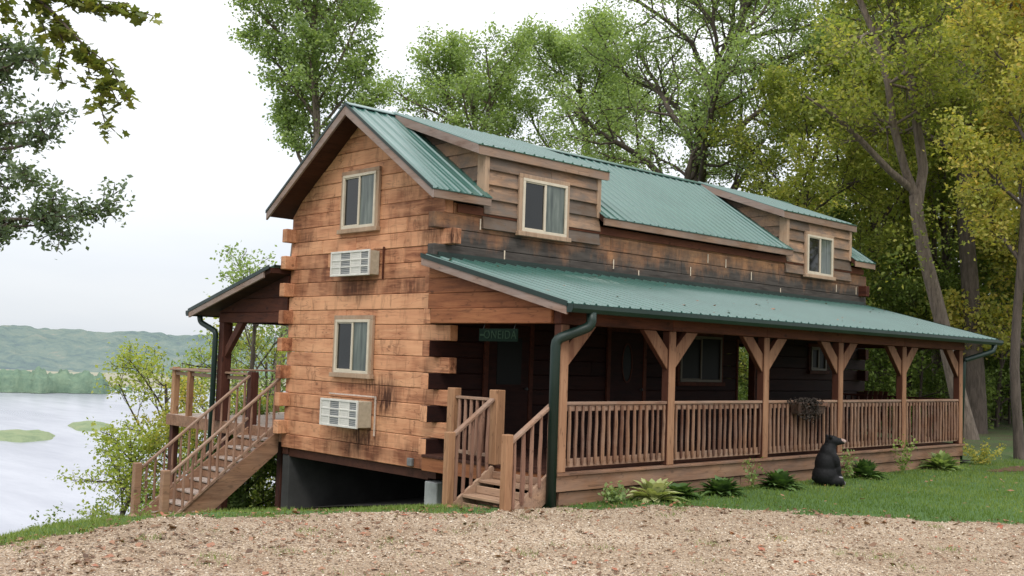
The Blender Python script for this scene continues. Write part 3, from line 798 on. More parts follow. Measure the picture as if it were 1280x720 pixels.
# roof
PE, PZE, PZT = 3.05, 2.22, 2.985
def porch_roof(sg, ya, yb, name):
    def X(x): return x if sg > 0 else -W - x
    s = (PZT-PZE)/PE
    def hx(b, x0, x1, y0, y1, d0, d1):
        p = lambda x, y, d: (X(x), y, PZT - s*x - d)
        B0 = [p(x0,y0,d0), p(x1,y0,d0), p(x1,y1,d0), p(x0,y1,d0)]; B1 = [p(x0,y0,d1), p(x1,y0,d1), p(x1,y1,d1), p(x0,y1,d1)]
        if sg < 0: B0, B1 = B0[::-1], B1[::-1]
        b.hexa(B0, B1)
    r = sheet(name, (X(PE+.03), ya, PZE-.0075), (X(.03), ya, PZT-.0075), yb-ya, cabin, M['green_metal'])
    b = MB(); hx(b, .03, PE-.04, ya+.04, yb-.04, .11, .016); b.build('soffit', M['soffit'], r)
    for y0, y1 in ((ya, ya+.04), (yb-.04, yb)):
        b = MB(); hx(b, .005 if sg > 0 else .21, PE, y0, y1, .155, .012); b.build('rake_board', M['fascia'], r, bevel=.004)
        ye = y0-.012 if y0 == ya else y1
        b = MB(); hx(b, .0, PE+.02, ye, ye+.012, .045, -.024); b.build('drip_edge', M['green_trim'], r)
    b = MB(); hx(b, .0, .10, ya+.1, yb-.1, .0, -.03); b.box(min(X(.024), X(.05)), max(X(.024), X(.05)), ya+.3, yb-.2, PZT-.01, PZT+.07); b.build('flashing', M['green_trim'], r)
    # gutter: open trough
    g = MB(); x0, x1 = PE+.012, PE+.125; zt = PZE+.0; zb = PZE-.125
    prof = [(x0, zt-.01), (x0, zb), (x1-.03, zb), (x1, zb+.05), (x1, zt-.02), (x1-.012, zt-.02), (x1-.012, zb+.055), (x1-.036, zb+.012), (x0+.012, zb+.012), (x0+.012, zt-.01)]
    n = len(prof); vs = [(X(px_), yy, pz_) for yy in (ya+.0, yb-.0) for px_, pz_ in prof]
    fs = [(i, (i+1) % n, n+(i+1) % n, n+i) for i in range(n)] + [tuple(range(n))[::-1], tuple(range(n, 2*n))]
    g.add(vs, fs); 
    for yy in (ya-.004, yb-.004): g.add([(X(a_), yy+e, c_) for e in (0, .008) for a_, c_ in prof[:5]], [(0,1,2,3,4), (9,8,7,6,5)] + [(i, 5+i, 5+(i+1) % 5, (i+1) % 5) for i in range(5)])
    g.build('gutter', M['green_trim'], r)
    return r
proof = porch_roof(1, -.45, 13.05, 'porch_roof')
droof = porch_roof(-1, -.45, 8.5, 'deck_roof')
def rect_tube(b, pts, w, h):
    for p, q_ in zip(pts[:-1], pts[1:]):
        b.bar(p, q_, w, h, up=(0, 1, 0) if abs((Vector(q_)-Vector(p)).normalized().y) < .9 else (0, 0, 1))
def downspout(pts, parent, r=.055):
    b = MB(); P_ = [Vector(p) for p in pts]
    fine = [P_[0]]
    for i in range(1, len(P_)-1):
        a, c, e = P_[i-1], P_[i], P_[i+1]
        u = (a-c).normalized()*min(.08, (a-c).length*.4); v = (e-c).normalized()*min(.08, (e-c).length*.4)
        for t in (0, .33, .66, 1): fine.append((c+u)*(1-t)**2 + c*2*t*(1-t) + (c+v)*t*t)
    fine.append(P_[-1])
    b.tube(fine, r, 10); return b.build('downspout', M['green_trim'], parent, smooth=True)
ds = downspout([(3.10,-.02,2.11), (3.10,-.02,1.93), (2.80,-.37,1.74), (2.80,-.37,-.52)], proof, .068)
downspout([(3.10,12.75,2.11), (3.10,12.72,1.96), (2.80,11.93,1.74), (2.74,11.91,-.35)], proof)
downspout([(-W-2.86,-.30,2.11), (-W-2.86,-.28,1.98), (-W-2.45,-.15,1.80), (-W-2.45,-.15,-1.9)], droof)

# floor, nosing, skirt
b = MB()
x = .03
while x < PX-.06:
    b.box(x, min(x+.135, PX-.04), -.32, 11.9, -.038, 0); x += .14
floor = b.build('porch_floor', M['soffit'], cabin, bevel=.003)
b = MB(); b.box(PX-.035, PX+.10, -.32, 11.9, -.038, .001); b.build('nosing', M['skirt_wood'], floor, bevel=.006)
b = MB(); 
for y0, y1 in ((-.30, 4.1), (4.104, 8.3), (8.304, 11.88)): b.box(PX+.01, PX+.06, y0, y1, -.245, -.041)
b.build('rim_board', M['skirt_wood'], floor, bevel=.005)
b = MB()
for y0, y1 in ((-.20, 3.3), (3.304, 3.9), (3.92, 7.5), (7.504, 11.84)): b.box(PX-.03, PX+.02, y0, y1, -.52, -.262)
b.build('skirt_board', M['skirt_wood'], floor, bevel=.005)
b = MB(); b.box(.02, PX, 11.83, 11.88, -.5, -.041); b.build('end_rim_board', M['skirt_wood'], floor, bevel=.005)
b = MB(); b.box(.02, PX+.008, -.30, -.255, -.24, -.041)
b.build('end_rim_board', M['beam_wood'], floor, bevel=.005)
b = MB(); nx, ny = 12, 14
gvs = [(-W+.05+(W+PX-.1)*i/nx, .06+(L-.2)*j/ny, hz(-W+.05+(W+PX-.1)*i/nx, .06+(L-.2)*j/ny)+.05) for j in range(ny+1) for i in range(nx+1)]
b.add(gvs, [(j*(nx+1)+i, j*(nx+1)+i+1, (j+1)*(nx+1)+i+1, (j+1)*(nx+1)+i) for j in range(ny) for i in range(nx)]); b.build('crawl_space_shaded_ground', M['crawl_shade'], floor)

# posts with braces, beams
def brace(b, p, q_, w=.085, h=.12): b.bar(p, q_, w, h, up=(0,0,1))
for i, y in enumerate(PY):
    b = MB(); b.box(PX-PW/2, PX+PW/2-.012, y-PW/2, y+PW/2, .0, 1.945); p = b.build('porch_post', M['post_wood'], cabin, bevel=.012)
    for s in (-1, 1):
        if i == 0 and s < 0: continue
        if i == 5 and s > 0: continue
        b = MB(); y1_ = y+s*.60
        # solid curved-looking knee brace cut square at both ends
        a_ = y + s*(PW/2+.0)
        prof = [(a_, 1.38), (a_, 1.68), (y+s*.36, 1.943), (y+s*.64, 1.943)]
        vs = [(xx, yy, zz) for xx in (PX-.055, PX+.035) for yy, zz in prof]
        fs = [(0,1,2,3), (7,6,5,4), (0,4,5,1), (1,5,6,2), (2,6,7,3), (3,7,4,0)]
        b.add(vs, fs); b.build('brace', M['post_wood'], p, bevel=.008)
b = MB()
for y0, y1 in zip([-.30]+PY[1:5], PY[1:5]+[11.95]): b.box(PX-.085, PX+.06, y0+.002, y1-.002, 1.95, 2.12)
b.build('porch_beam', M['beam_wood_y'], cabin, bevel=.008)
b = MB(); 
for y0, y1 in zip([-.29]+PY[1:5], PY[1:5]+[11.93]): b.box(PX-.06, PX+.035, y0+.002, y1-.002, 2.123, 2.20)
b.build('porch_beam_cap', M['beam_wood_y'], cabin, bevel=.006)
# gable end of the porch: tie beam and boards up to the rake
s_ = (PZT-PZE)/PE
b = MB()
b.box(.14, PX-.09, -.34, -.20, 1.955, 2.17)
def endboard(b, z0, z1, sg=1, y0=-.30, y1=-.22):
    xa = .02
    def xm(z): return max(xa+.02, (PZT-.115-z)/s_)
    X = (lambda x: x) if sg > 0 else (lambda x: -W-x)
    q0 = [(X(xa), y0, z0), (X(min(xm(z0), PX-.1)), y0, z0), (X(min(xm(z0), PX-.1)), y1, z0), (X(xa), y1, z0)]
    q1 = [(X(xa), y0, z1), (X(min(xm(z1), PX-.1)), y0, z1), (X(min(xm(z1), PX-.1)), y1, z1), (X(xa), y1, z1)]
    if sg < 0: q0, q1 = q0[::-1], q1[::-1]
    b.hexa(q0, q1)
endboard(b, 2.174, 2.40); endboard(b, 2.404, 2.63); endboard(b, 2.634, 2.85)
b.build('porch_tie_beam', M['beam_wood'], cabin, bevel=.008)
b = MB(); b.box(.16, PX-.09, 11.75, 11.87, 1.955, 2.14); endboard(b, 2.144, 2.40, 1, 11.77, 11.85); endboard(b, 2.404, 2.84, 1, 11.77, 11.85)
b.build('far_tie_beam', M['stain_wood_x'], cabin, bevel=.006)

# porch railing
bal_mesh = {}
def baluster(parent, x, y, z0, z1, w=.042, mat='baluster_wood'):
    key = (round(z1-z0, 3), mat)
    j = random.randrange(5)
    if (key, j) not in bal_mesh:
        b = MB(); a = random.random(); ww = w*random.uniform(.85, 1.2)
        h = z1-z0
        b.tube([(0,0,0), (0,0,.05), (random.uniform(-.006,.006), random.uniform(-.006,.006), h*.35), (random.uniform(-.006,.006), random.uniform(-.006,.006), h*.7), (0,0,h)], [ww*.42, ww*.62, ww*.66, ww*.6, ww*.5], 7, a)
        o = b.build('baluster', M[mat], parent, smooth=False, origin=(0,0,0))
        bal_mesh[(key, j)] = o.data
    else:
        o = place('baluster', bal_mesh[(key, j)], (0,0,0), parent)
    o.location = Vector((x, y, z0)) - WORLD[parent]
    o.rotation_euler = (0, 0, random.uniform(0, 6))
    WORLD[o] = Vector((x, y, z0)); return o
for i, (y0, y1) in enumerate(zip(PY[:-1], PY[1:])):
    a, c = y0+PW/2+.002, y1-PW/2-.002
    b = MB(); b.box(PX-.045, PX+.045, a, c, .885, .925); b.box(PX-.02, PX+.02, a, c, .80, .884); b.box(PX-.02, PX+.02, a, c, .06, .175)
    r = b.build('porch_railing', M['rail_wood'], cabin, bevel=.005)
    n = round((c-a)/.132)
    for j in range(n): baluster(r, PX+.034+.01*random.random(), a+(c-a)*(j+.5)/n, .085, .87)
# end rail at the far end of the porch
b = MB(); b.box(.05, PX-.1, 11.74, 11.82, .885, .925); b.box(.05, PX-.1, 11.76, 11.80, .10, .165)
x = .2
while x < PX-.15: b.box(x-.02, x+.02, 11.755, 11.795, .166, .884); x += .15
b.build('end_railing', M['stain_wood_x'], cabin)
# near end rail: wall post to newel
b = MB(); b.box(.60, .76, -.34, -.20, .0, 1.02); b.build('newel_post', M['newel_wood'], cabin, bevel=.01)
b = MB(); b.box(1.53, 1.70, -.36, -.20, .0, 1.03); b.build('newel_post', M['newel_wood'], cabin, bevel=.01)
b = MB(); b.box(.762, 1.528, -.315, -.235, .87, .91)
r = b.build('near_end_railing', M['rail_wood'], cabin, bevel=.005)
b = MB(); b.box(.762, 1.528, -.30, -.25, .09, .14); b.build('bottom_rail', M['rail_wood'], r, bevel=.005)
for j in range(6): baluster(r, .762+.766*(j+.5)/6, -.285, .085, .869, .042, 'step_baluster')

# porch stairs
ST_X0, ST_X1 = 1.60, 2.74
b = MB()
for j, (zt, y1) in enumerate(((-.185, -.32), (-.365, -.61))):
    for e in (0, 1): b.box(ST_X0+.06, ST_X1-.06, y1-.29+.147*e, y1-.29+.147*e+.142, zt-.04, zt)
    b.box(ST_X0+.06, ST_X1-.06, y1-.045, y1-.02, zt+.005-.0, zt+.105)
b.box(ST_X0+.06, ST_X1-.06, -.65, -.625, -.50, -.41); b.box(ST_X0+.06, ST_X1-.06, -.90, -.875, -.56, -.47)
stair = b.build('porch_steps', M['step_wood'], cabin, bevel=.006)
for x in (ST_X0+.028, ST_X1-.028-.0):
    b = MB(); w = .022
    prof = [(-.32, -.04), (-.32, -.34), (-.80, -.66), (-1.12, -.66), (-1.12, -.52), (-.36, -.01)]
    vs = [(xx, yy, zz) for xx in (x-w, x+w) for yy, zz in prof]; n = 6
    b.add(vs, [tuple(range(n)), tuple(range(n, 2*n))[::-1]] + [(i, n+i, n+(i+1) % n, (i+1) % n) for i in range(n)])
    b.build('stringer', M['step_wood'], stair, bevel=.004)
def handrail(p, q_, parent, nb, drop, mat='rail_wood', w=.085):
    b = MB(); b.bar(p, q_, w, .04, a=.6); r_ = b.build('handrail', M[mat], parent, bevel=.006)
    return r_
for x, top in ((1.62, (-.37, .96)), (2.74, (-.30, .98))):
    b = MB(); b.box(x-.055, x+.055, -1.18, -1.06, -.72, .47 if x < 2 else .52); b.build('newel_post', M['newel_wood'], stair, bevel=.01)
    zz = .42
    r_ = handrail((x, top[0], top[1]-.06), (x, -1.065, zz), stair, 5, 0)
    for j in range(5):
        f = (j+.5)/5; y = top[0] + (-1.07-top[0])*f; zt = (top[1]-.08) + (zz-.02-(top[1]-.08))*f
        baluster(r_, x-.0, y, zt-.93, zt-.0, .045, 'step_baluster')

# ------------------------------------------------------------------ river side deck with stairs
DX0, DX1, DY0, DY1, DZ = -9.05, -W-.02, .0, 7.6, .04
b = MB(); y = DY0+.05
x = DX0+.02
while x < DX1-.02: b.box(x, min(x+.136, DX1), DY0+.03, DY1, DZ-.038, DZ); x += .141
deck = b.build('side_deck', M['deck_wood'], cabin, bevel=.003)
b = MB(); b.box(DX0-.02, DX1, DY0-.02, DY0+.025, DZ-.23, DZ-.002); b.box(DX0-.02, DX0+.018, DY0+.03, DY1, DZ-.23, DZ-.002); b.box(DX0, DX1, DY1-.02, DY1+.02, DZ-.23, DZ-.05)
for i in range(9): b.box(DX0+.5+i*.48, DX0+.54+i*.48, DY0+.03, DY1-.03, DZ-.23, DZ-.042)
b.build('joists', M['stringer_wood'], deck, bevel=.004)
for x, y in ((DX0+.10, .12), (-4.78, .25), (DX0+.10, 4.0), (DX0+.1, 7.4), (-6.74, .14), (-6.74, 6.0)):
    zg = hz(x, y)-.3
    b = MB(); b.box(x-.075, x+.075, y-.075, y+.075, zg, DZ-.235); b.build('support_post', M['dark_post'], deck, bevel=.01)
for x, y, w in ((DX0+.10, .10, .13), (-8.2, .06, .11), (-5.62, .04, .16), (DX0+.08, 2.6, .1), (DX0+.08, 5.0, .1), (DX0+.10, 7.45, .12), (-6.9, 7.5, .1)):
    b = MB(); b.box(x-w/2, x+w/2, y-w/2, y+w/2, DZ-.16, DZ+1.0 if w > .12 else DZ+.93); b.build('rail_post', M['newel_wood'] if w < .15 else M['dark_post'], deck, bevel=.008)
b = MB(); b.box(DX0+.0, -5.70, -.01, .13, DZ+.932, DZ+.972); b.box(DX0+.17, -5.70, .05, .09, DZ+.83, DZ+.90); b.box(DX0+.01, DX0+.15, .14, 7.5, DZ+.932, DZ+.972); b.box(DX0+.1, DX1, 7.46, 7.6, DZ+.932, DZ+.972)
b.build('deck_rail', M['rail_wood'], deck, bevel=.006)
# roof posts of the deck
for y in (.02, 4.2, 8.2):
    b = MB(); x = -W-2.36; zb = DZ if y < 7.6 else hz(x, y)-.2
    b.box(x-.10, x+.10, y-.10, y+.10, zb, 1.98); p = b.build('deck_roof_post', M['dark_post'], droof, bevel=.01)
    b = MB(); x0 = x+.10
    prof = [(x0, 1.30), (x0, 1.50), (x0+.42, 1.975), (x0+.66, 1.975)]
    vs = [(xx, yy, zz) for yy in (y-.05, y+.05) for xx, zz in prof]
    b.add(vs, [(0,3,2,1), (4,5,6,7), (0,1,5,4), (1,2,6,5), (2,3,7,6), (3,0,4,7)]); b.build('brace', M['dark_post'], p, bevel=.006)
b = MB(); b.box(-W-2.52, -W-.16, -.06, .09, 1.98, 2.17); endboard(b, 2.174, 2.44, -1, -.03, .05); endboard(b, 2.444, 2.84, -1, -.03, .05)
b.build('deck_tie_beam', M['stain_wood_x'], droof, bevel=.008)
b = MB(); b.box(-W-2.44, -W-2.30, .09, 8.3, 1.985, 2.16); b.build('deck_beam', M['stain_wood_y_shaded'], droof, bevel=.008)
# deck stairs down toward the viewer
SX0, SX1 = -5.60, -4.50
yb_, zb_ = -2.10, -1.62
nst = 9
b = MB()
for j in range(1, nst):
    f = j/nst; yt = -.02 + (yb_+.02)*f; zt = DZ + (zb_-DZ)*f
    b.box(SX0+.05, SX1-.05, yt-.02, yt+.25, zt-.035, zt)
sst = b.build('deck_stairs', M['deck_wood'], cabin, bevel=.005)
b = MB()
for j in range(1, nst):
    f = j/nst; yt = -.02 + (yb_+.02)*f; zt = DZ + (zb_-DZ)*f
    b.box(SX0+.05, SX1-.05, yt+.23, yt+.245, zt+.012, zt+.13)
b.build('risers', M['stringer_wood'], sst)
for x in (SX0+.02, SX1-.02):
    b = MB(); w = .024
    prof = [(-.02, DZ-.02), (-.02, DZ-.42), (yb_+.35, zb_-.12), (yb_-.05, zb_-.12), (yb_-.05, zb_+.10)]
    vs = [(xx, yy, zz) for xx in (x-w, x+w) for yy, zz in prof]; n = 5
    b.add(vs, [tuple(range(n)), tuple(range(n, 2*n))[::-1]] + [(i, n+i, n+(i+1) % n, (i+1) % n) for i in range(n)])
    b.build('stringer', M['stringer_wood'], sst, bevel=.004)
for x, yt0 in ((SX0, -.04), (SX1, -.04)):
    b = MB(); b.box(x-.065, x+.065, yb_-.12, yb_+.01, zb_-.35, -.60 if x == SX1 else -.58); b.build('newel_post', M['stringer_wood'], sst, bevel=.01)
    ztop, zbot = .97, -.69
    r_ = handrail((x, yt0, ztop), (x, yb_, zbot), sst, 9, 0, 'rail_wood', .07)
    b = MB(); b.bar((x, yt0, ztop-.80), (x, yb_+.01, zbot-.80+.0), .06, .035); b.build('bottom_rail', M['rail_wood'], r_)
    for j in range(13):
        f = (j+.6)/13.4; y = yt0+(yb_-yt0)*f; zt = ztop + (zbot-ztop)*f
        baluster(r_, x, y, zt-.86, zt-.02, .036, 'step_baluster')

# foundation
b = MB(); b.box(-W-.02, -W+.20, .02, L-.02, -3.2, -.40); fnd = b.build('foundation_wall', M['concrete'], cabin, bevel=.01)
b = MB(); b.box(-W+.20, -.22, 5.2, 5.4, -3.0, -.4); b.build('back_wall', M['crawl_shade'], fnd)
b = MB(); b.box(-.22, -.02, .5, L-.02, -2.2, -.30); b.build('porch_side_footing', M['crawl_shade'], fnd)
b = MB(); b.box(-.24, .06, -.02, .26, -1.7, -.44); b.build('concrete_pier', M['pier'], cabin, bevel=.012)
b = MB(); b.box(-W+.0, -W+.18, .0, L, -.39, -.28); b.box(-.2, .0, .0, L, -.39, -.28); b.box(-W+.19, -.21, .02, .14, -.42, -.28)
b.build('sill_beam', M['soffit'], cabin)
b = MB(); b.box(-.62, -.50, -.085, -.035, -.24, -.12); b.build('outlet_box', M['box_grey'], cabin, bevel=.006)
# conduit by lower unit
b = MB(); b.bar((-2.88,-.045,.77), (-1.55,-.045,.77), .02, .022); b.bar((-1.55,-.045,.78), (-1.55,-.045,.14), .02, .022, up=(1,0,0)); b.build('conduit', M['conduit'], cabin)
b = MB(); b.bar((-1.50,-.04,3.22), (-1.50,-.04,2.68), .03, .02, up=(1,0,0)); b.build('trim_strip', M['stain_wood_x'], cabin)

# air conditioners (sit in wall sleeves)
def ac(x0, x1, z0, z1, depth, label):
    t = thing('air_conditioner', ((x0+x1)/2, -.02, z0), label, 'air conditioner', 'air conditioners in the gable wall')
    yf = -.02-depth
    b = MB(); b.box(x0+.015, x1-.015, yf+.03, -.021, z0+.012, z1-.012); b.build('case', M['ac_side'], t, bevel=.006)
    b = MB(); f = .035
    b.box(x0, x1, yf, yf+.03, z1-f, z1); b.box(x0, x1, yf, yf+.03, z0, z0+f); b.box(x0, x0+f, yf, yf+.03, z0+f, z1-f); b.box(x1-f, x1, yf, yf+.03, z0+f, z1-f)
    h = (z1-z0-2*f)
    for j in (1, 2): b.box(x0+f, x1-f, yf+.004, yf+.03, z0+f+h*j/3-.012, z0+f+h*j/3+.012)
    w = x1-x0
    for u in (.25, .52, .77, .93):
        if u < .9: b.box(x0+w*u-.014, x0+w*u+.014, yf+.005, yf+.03, z0+f, z1-f)
    b.build('front_panel', M['ac_white'], t, bevel=.003)
    for (ua, ub) in ((.0, .25), (.52, .77)):
        b = MB(); b.box(x0+max(f, w*ua+.01), x0+w*ub-.01, yf+.014, yf+.029, z0+f, z1-f)
        b.build('backing', M['ac_white'], t)
    for (ua, ub) in ((.25, .52), (.77, 1)):
        b = MB(); b.box(x0+w*ua+.01, min(x0+w*ub-.01, x1-f), yf+.018, yf+.029, z0+f, z1-f)
        b.build('grille_opening', M['ac_grey'], t)
    b = MB()
    for (ua, ub) in ((0, .25), (.25, .52), (.52, .77), (.77, 1)):
        k = z0+f+.02
        while k < z1-f-.01:
            b.box(max(x0+f, x0+w*ua+.014), min(x1-f, x0+w*ub-.014), yf+.011, yf+.0135, k, k+.005); k += .03
    b.build('louvers', M['ac_white'], t)
    return t
ac(-2.74, -1.62, 2.75, 3.17, .22, 'white slatted air conditioner in the upper gable wall, between the two windows')
ac(-2.74, -1.66, .25, .70, .30, 'white slatted air conditioner low in the gable wall with stained logs beneath it')

# sign hanging below the porch tie beam
sg = thing('name_sign', (1.615, -.30, 1.70), 'dark green wooden sign reading ONEIDA hanging from the porch beam above the steps', 'sign')
b = MB(); b.box(1.22, 2.01, -.315, -.29, 1.70, 1.88); b.build('board', M['sign_green'], sg, bevel=.006)
b = MB(); b.bar((1.30,-.30,1.88), (1.30,-.27,1.957), .008, .008, up=(1,0,0)); b.bar((1.93,-.30,1.88), (1.93,-.27,1.957), .008, .008, up=(1,0,0)); b.build('hanger', M['iron'], sg)
b = MB(); b.bar((1.25,-.318,1.79), (1.335,-.318,1.79), .008, .03, up=(0,0,1)); b.build('feather_mark', M['sign_text'], sg)
cu = bpy.data.curves.new('lettering', 'FONT'); cu.body = 'ONEIDA'; cu.size = .165; cu.extrude = .003; cu.align_x = 'CENTER'; cu.align_y = 'CENTER'; cu.space_character = 1.12
to = bpy.data.objects.new('lettering_tmp', cu); COL.objects.link(to)
dg = bpy.context.evaluated_depsgraph_get(); dg.update()
tme = bpy.data.meshes.new_from_object(to.evaluated_get(dg)); bpy.data.objects.remove(to)
tme.materials.clear(); tme.materials.append(M['sign_text'])
to = place('lettering', tme, (1.665, -.319, 1.79), sg); to.rotation_euler = (rad(90), 0, 0)

# ------------------------------------------------------------------ bear statue
def remeshed(name, blobs, m, origin, parent=None, voxel=.012, smoothit=3, extra=None):
    import bmesh
    bm = bmesh.new()
    for c, r, rot in blobs:
        mat = Matrix.Translation(Vector(c)) @ Matrix.Rotation(rot[2], 4, 'Z') @ Matrix.Rotation(rot[1], 4, 'Y') @ Matrix.Rotation(rot[0], 4, 'X') @ Matrix.Diagonal((*r, 1))
        bmesh.ops.create_icosphere(bm, subdivisions=3, radius=1, matrix=mat)
    me = bpy.data.meshes.new(name); bm.to_mesh(me); bm.free()
    o = bpy.data.objects.new('tmp', me); COL.objects.link(o)
    md = o.modifiers.new('r', 'REMESH'); md.mode = 'VOXEL'; md.voxel_size = voxel
    sm = o.modifiers.new('s', 'SMOOTH'); sm.iterations = smoothit; sm.factor = .5
    dg = bpy.context.evaluated_depsgraph_get(); dg.update()
    me2 = bpy.data.meshes.new_from_object(o.evaluated_get(dg)); bpy.data.objects.remove(o)
    me2.name = name; me2.materials.clear(); me2.materials.append(m)
    me2.polygons.foreach_set('use_smooth', [True]*len(me2.polygons))
    return place(name, me2, origin, parent)
bo = Vector((3.42, 5.45, hz(3.42, 5.45)-.01))
bear = thing('bear_statue', bo, 'black seated bear cub statue on the grass beside the porch, pale muzzle pointing right', 'statue')
# local: +y = the way the bear faces (along the porch, away to the right of the photo)
B = [((0,-.05,.19), (.21,.23,.22), (0,0,0)), ((0,-.05,.40), (.185,.185,.26), (rad(-6),0,0)), ((0,-.01,.58), (.155,.145,.19), (0,0,0)), ((0,.02,.70), (.115,.11,.12), (0,0,0)),
     ((0,.06,.805), (.112,.125,.105), (0,0,0)), ((0,.16,.80), (.074,.11,.070), (rad(4),0,0)), ((0,.245,.795), (.052,.06,.046), (0,0,0)),
     ((.088,.0,.885), (.042,.030,.042), (0,0,0)), ((-.088,.0,.885), (.042,.030,.042), (0,0,0)),
     ((.12,.06,.10), (.095,.17,.10), (0,0,rad(-14))), ((-.12,.06,.10), (.095,.17,.10), (0,0,rad(14))),
     ((.14,.18,.06), (.055,.06,.065), (0,0,0)), ((-.14,.18,.06), (.055,.06,.065), (0,0,0)),
     ((.13,.07,.48), (.062,.075,.15), (rad(20),0,0)), ((-.13,.07,.48), (.062,.075,.15), (rad(20),0,0)),
     ((.115,.12,.31), (.055,.06,.14), (rad(6),0,0)), ((-.115,.12,.31), (.055,.06,.14), (rad(6),0,0)),
     ((.10,.15,.17), (.055,.06,.08), (0,0,0)), ((-.10,.15,.17), (.055,.06,.08), (0,0,0)), ((0,-.25,.13), (.05,.05,.05), (0,0,0))]
remeshed('body', B, M['bear'], bo, bear, .012, 16)
remeshed('muzzle', [((0,.258,.803), (.052,.052,.043), (0,0,0)), ((0,.205,.815), (.060,.07,.045), (0,0,0))], M['bear_nose'], bo, bear, .006, 2)
remeshed('nose', [((0,.310,.815), (.020,.012,.013), (0,0,0))], M['iron'], bo, bear, .004, 1)
for s in (-1, 1):
    remeshed('eye', [((s*.062,.155,.855), (.010,.008,.010), (0,0,0))], M['iron'], bo, bear, .003, 1)
    remeshed('paw_pad', [((s*.14,.235,.065), (.035,.012,.04), (0,0,0))], M['bear_paw'], bo, bear, .006, 2)
remeshed('belly_patch', [((.13,.12,.165), (.05,.09,.03), (0,0,rad(-14)))], M['bear_paw'], bo, bear, .006, 2)
bear.rotation_euler = (0, 0, rad(-38)); bear.scale = (.95, .95, .90)

# ------------------------------------------------------------------ leaves and plants
def leaf_quads(P, N, size, spread, seed, droop=.25, elong=.62):
    """P (k,3) twig points -> N leaves each"""
    R_ = np.random.RandomState(seed)
    k = len(P); n = k*N
    c = np.repeat(P, N, 0) + R_.normal(0, 1, (n, 3))*spread*np.array([1, 1, .7])
    nrm = R_.normal(0, 1, (n, 3))*.75 + np.array([0, 0, .75]); nrm /= np.linalg.norm(nrm, axis=1)[:, None]
    t = R_.normal(0, 1, (n, 3)); t[:, 2] -= droop; t -= nrm*(t*nrm).sum(1)[:, None]; t /= np.linalg.norm(t, axis=1)[:, None]+1e-9
    s = np.cross(nrm, t); L_ = size*R_.uniform(.65, 1.25, n)[:, None]
    fold = nrm*L_*.12
    v = np.stack([c - t*L_*.5, c + s*L_*elong*.5 + fold, c + t*L_*.5, c - s*L_*elong*.5 + fold], 1).reshape(-1, 3)
    f = np.arange(n*4).reshape(-1, 4)
    cl = np.repeat(R_.uniform(0, 1, k), N); r = np.clip(.55*cl + .45*R_.uniform(0, 1, n), 0, 1)
    return v, f, np.repeat(r, 4)

class Tree:
    def __init__(s, seed, n=6):
        s.R = random.Random(seed); s.seed = seed; s.b = MB(); s.tips = []; s.n = n
    def limb(s, pts, r0, r1, sides=None):
        k = len(pts)
        s.b.tube(pts, [r0+(r1-r0)*(i/(k-1)) for i in range(k)], sides or s.n, cap=False)
    def grow(s, p, d, L_, r, lvl, cfg):
        R = s.R; nseg = max(3, int(L_/cfg['seg'])) if lvl < cfg['lv'] else 3
        pts = [Vector(p)]; dirs = [Vector(d)]; step = L_/nseg
        for i in range(nseg):
            d = (Vector(d) + Vector((R.gauss(0,1), R.gauss(0,1), R.gauss(0,1)))*cfg['wob']*(1 if lvl or cfg['lv'] < 3 else .6) + Vector((0,0,1))*(cfg['trop'] if lvl or cfg['lv'] < 3 else .16)).normalized()
            pts.append(pts[-1] + d*step); dirs.append(d.copy())
        r1 = r*.45 if lvl else r*cfg.get('taper', .4)
        if lvl < cfg['lv'] or cfg.get('twigs', True): s.limb(pts, r, max(r1, .006), max(3, s.n - 2*lvl) if lvl else 9)
        if lvl >= cfg['lv']:
            for q_ in pts[1:]: s.tips.append(q_)
            return
        nc = cfg['nc'][lvl]; t0 = cfg['first'] if lvl == 0 else .25
        phi = R.uniform(0, 6.28)
        for c in range(nc):
            f = t0 + (1-t0)*(c+R.uniform(.1,.9))/nc
            x = f*nseg; i = min(int(x), nseg-1); q_ = pts[i].lerp(pts[i+1], x-i); dd = dirs[i+1]
            phi += 2.4 + R.uniform(-.4,.4)
            a = Vector((0,0,1)) if abs(dd.z) < .9 else Vector((1,0,0))
            u = dd.cross(a).normalized(); w = dd.cross(u)
            ang = rad(cfg['ang'][lvl]*R.uniform(.75,1.2)*(1.15-.45*f))
            nd = dd*math.cos(ang) + (u*math.cos(phi)+w*math.sin(phi))*math.sin(ang)
            if lvl == 0:
                e = cfg.get('shape', 'round'); g = (f-t0)/(1-t0)
                le = L_*cfg['ratio'][0]*(math.sin(math.pi*(.18+.72*g))**.7 if e == 'round' else (1.05-.75*g))
            else: le = L_*cfg['ratio'][lvl]*R.uniform(.7,1.15)*(1.1-.5*f)
            s.grow(q_, nd, le, max(.008, (r+(r1-r)*f)*.55), lvl+1, cfg)
        if lvl: s.tips.append(pts[-1])
    def finish(s, name, loc, leafm, barkm, N, size, spread, label, cat='tree', group=None, rz=0, thin=1.0, elong=.62):
        t = thing(name, loc, label, cat, group, rz)
        o = s.b.build('trunk', barkm, None, smooth=True, origin=(0,0,0)); o.parent = t; o.location = (0,0,0)
        P = np.array([tuple(q_) for q_ in s.tips])
        if thin < 1: P = P[np.random.RandomState(s.seed).uniform(0,1,len(P)) < thin]
        v, f, r = leaf_quads(P, N, size, spread, s.seed+3, elong=elong)
        me = np_mesh('crown', v, f, r); me.materials.append(leafm)
        c = place('crown', me, (0,0,0), None); c.parent = t; c.location = (0,0,0)
        return t
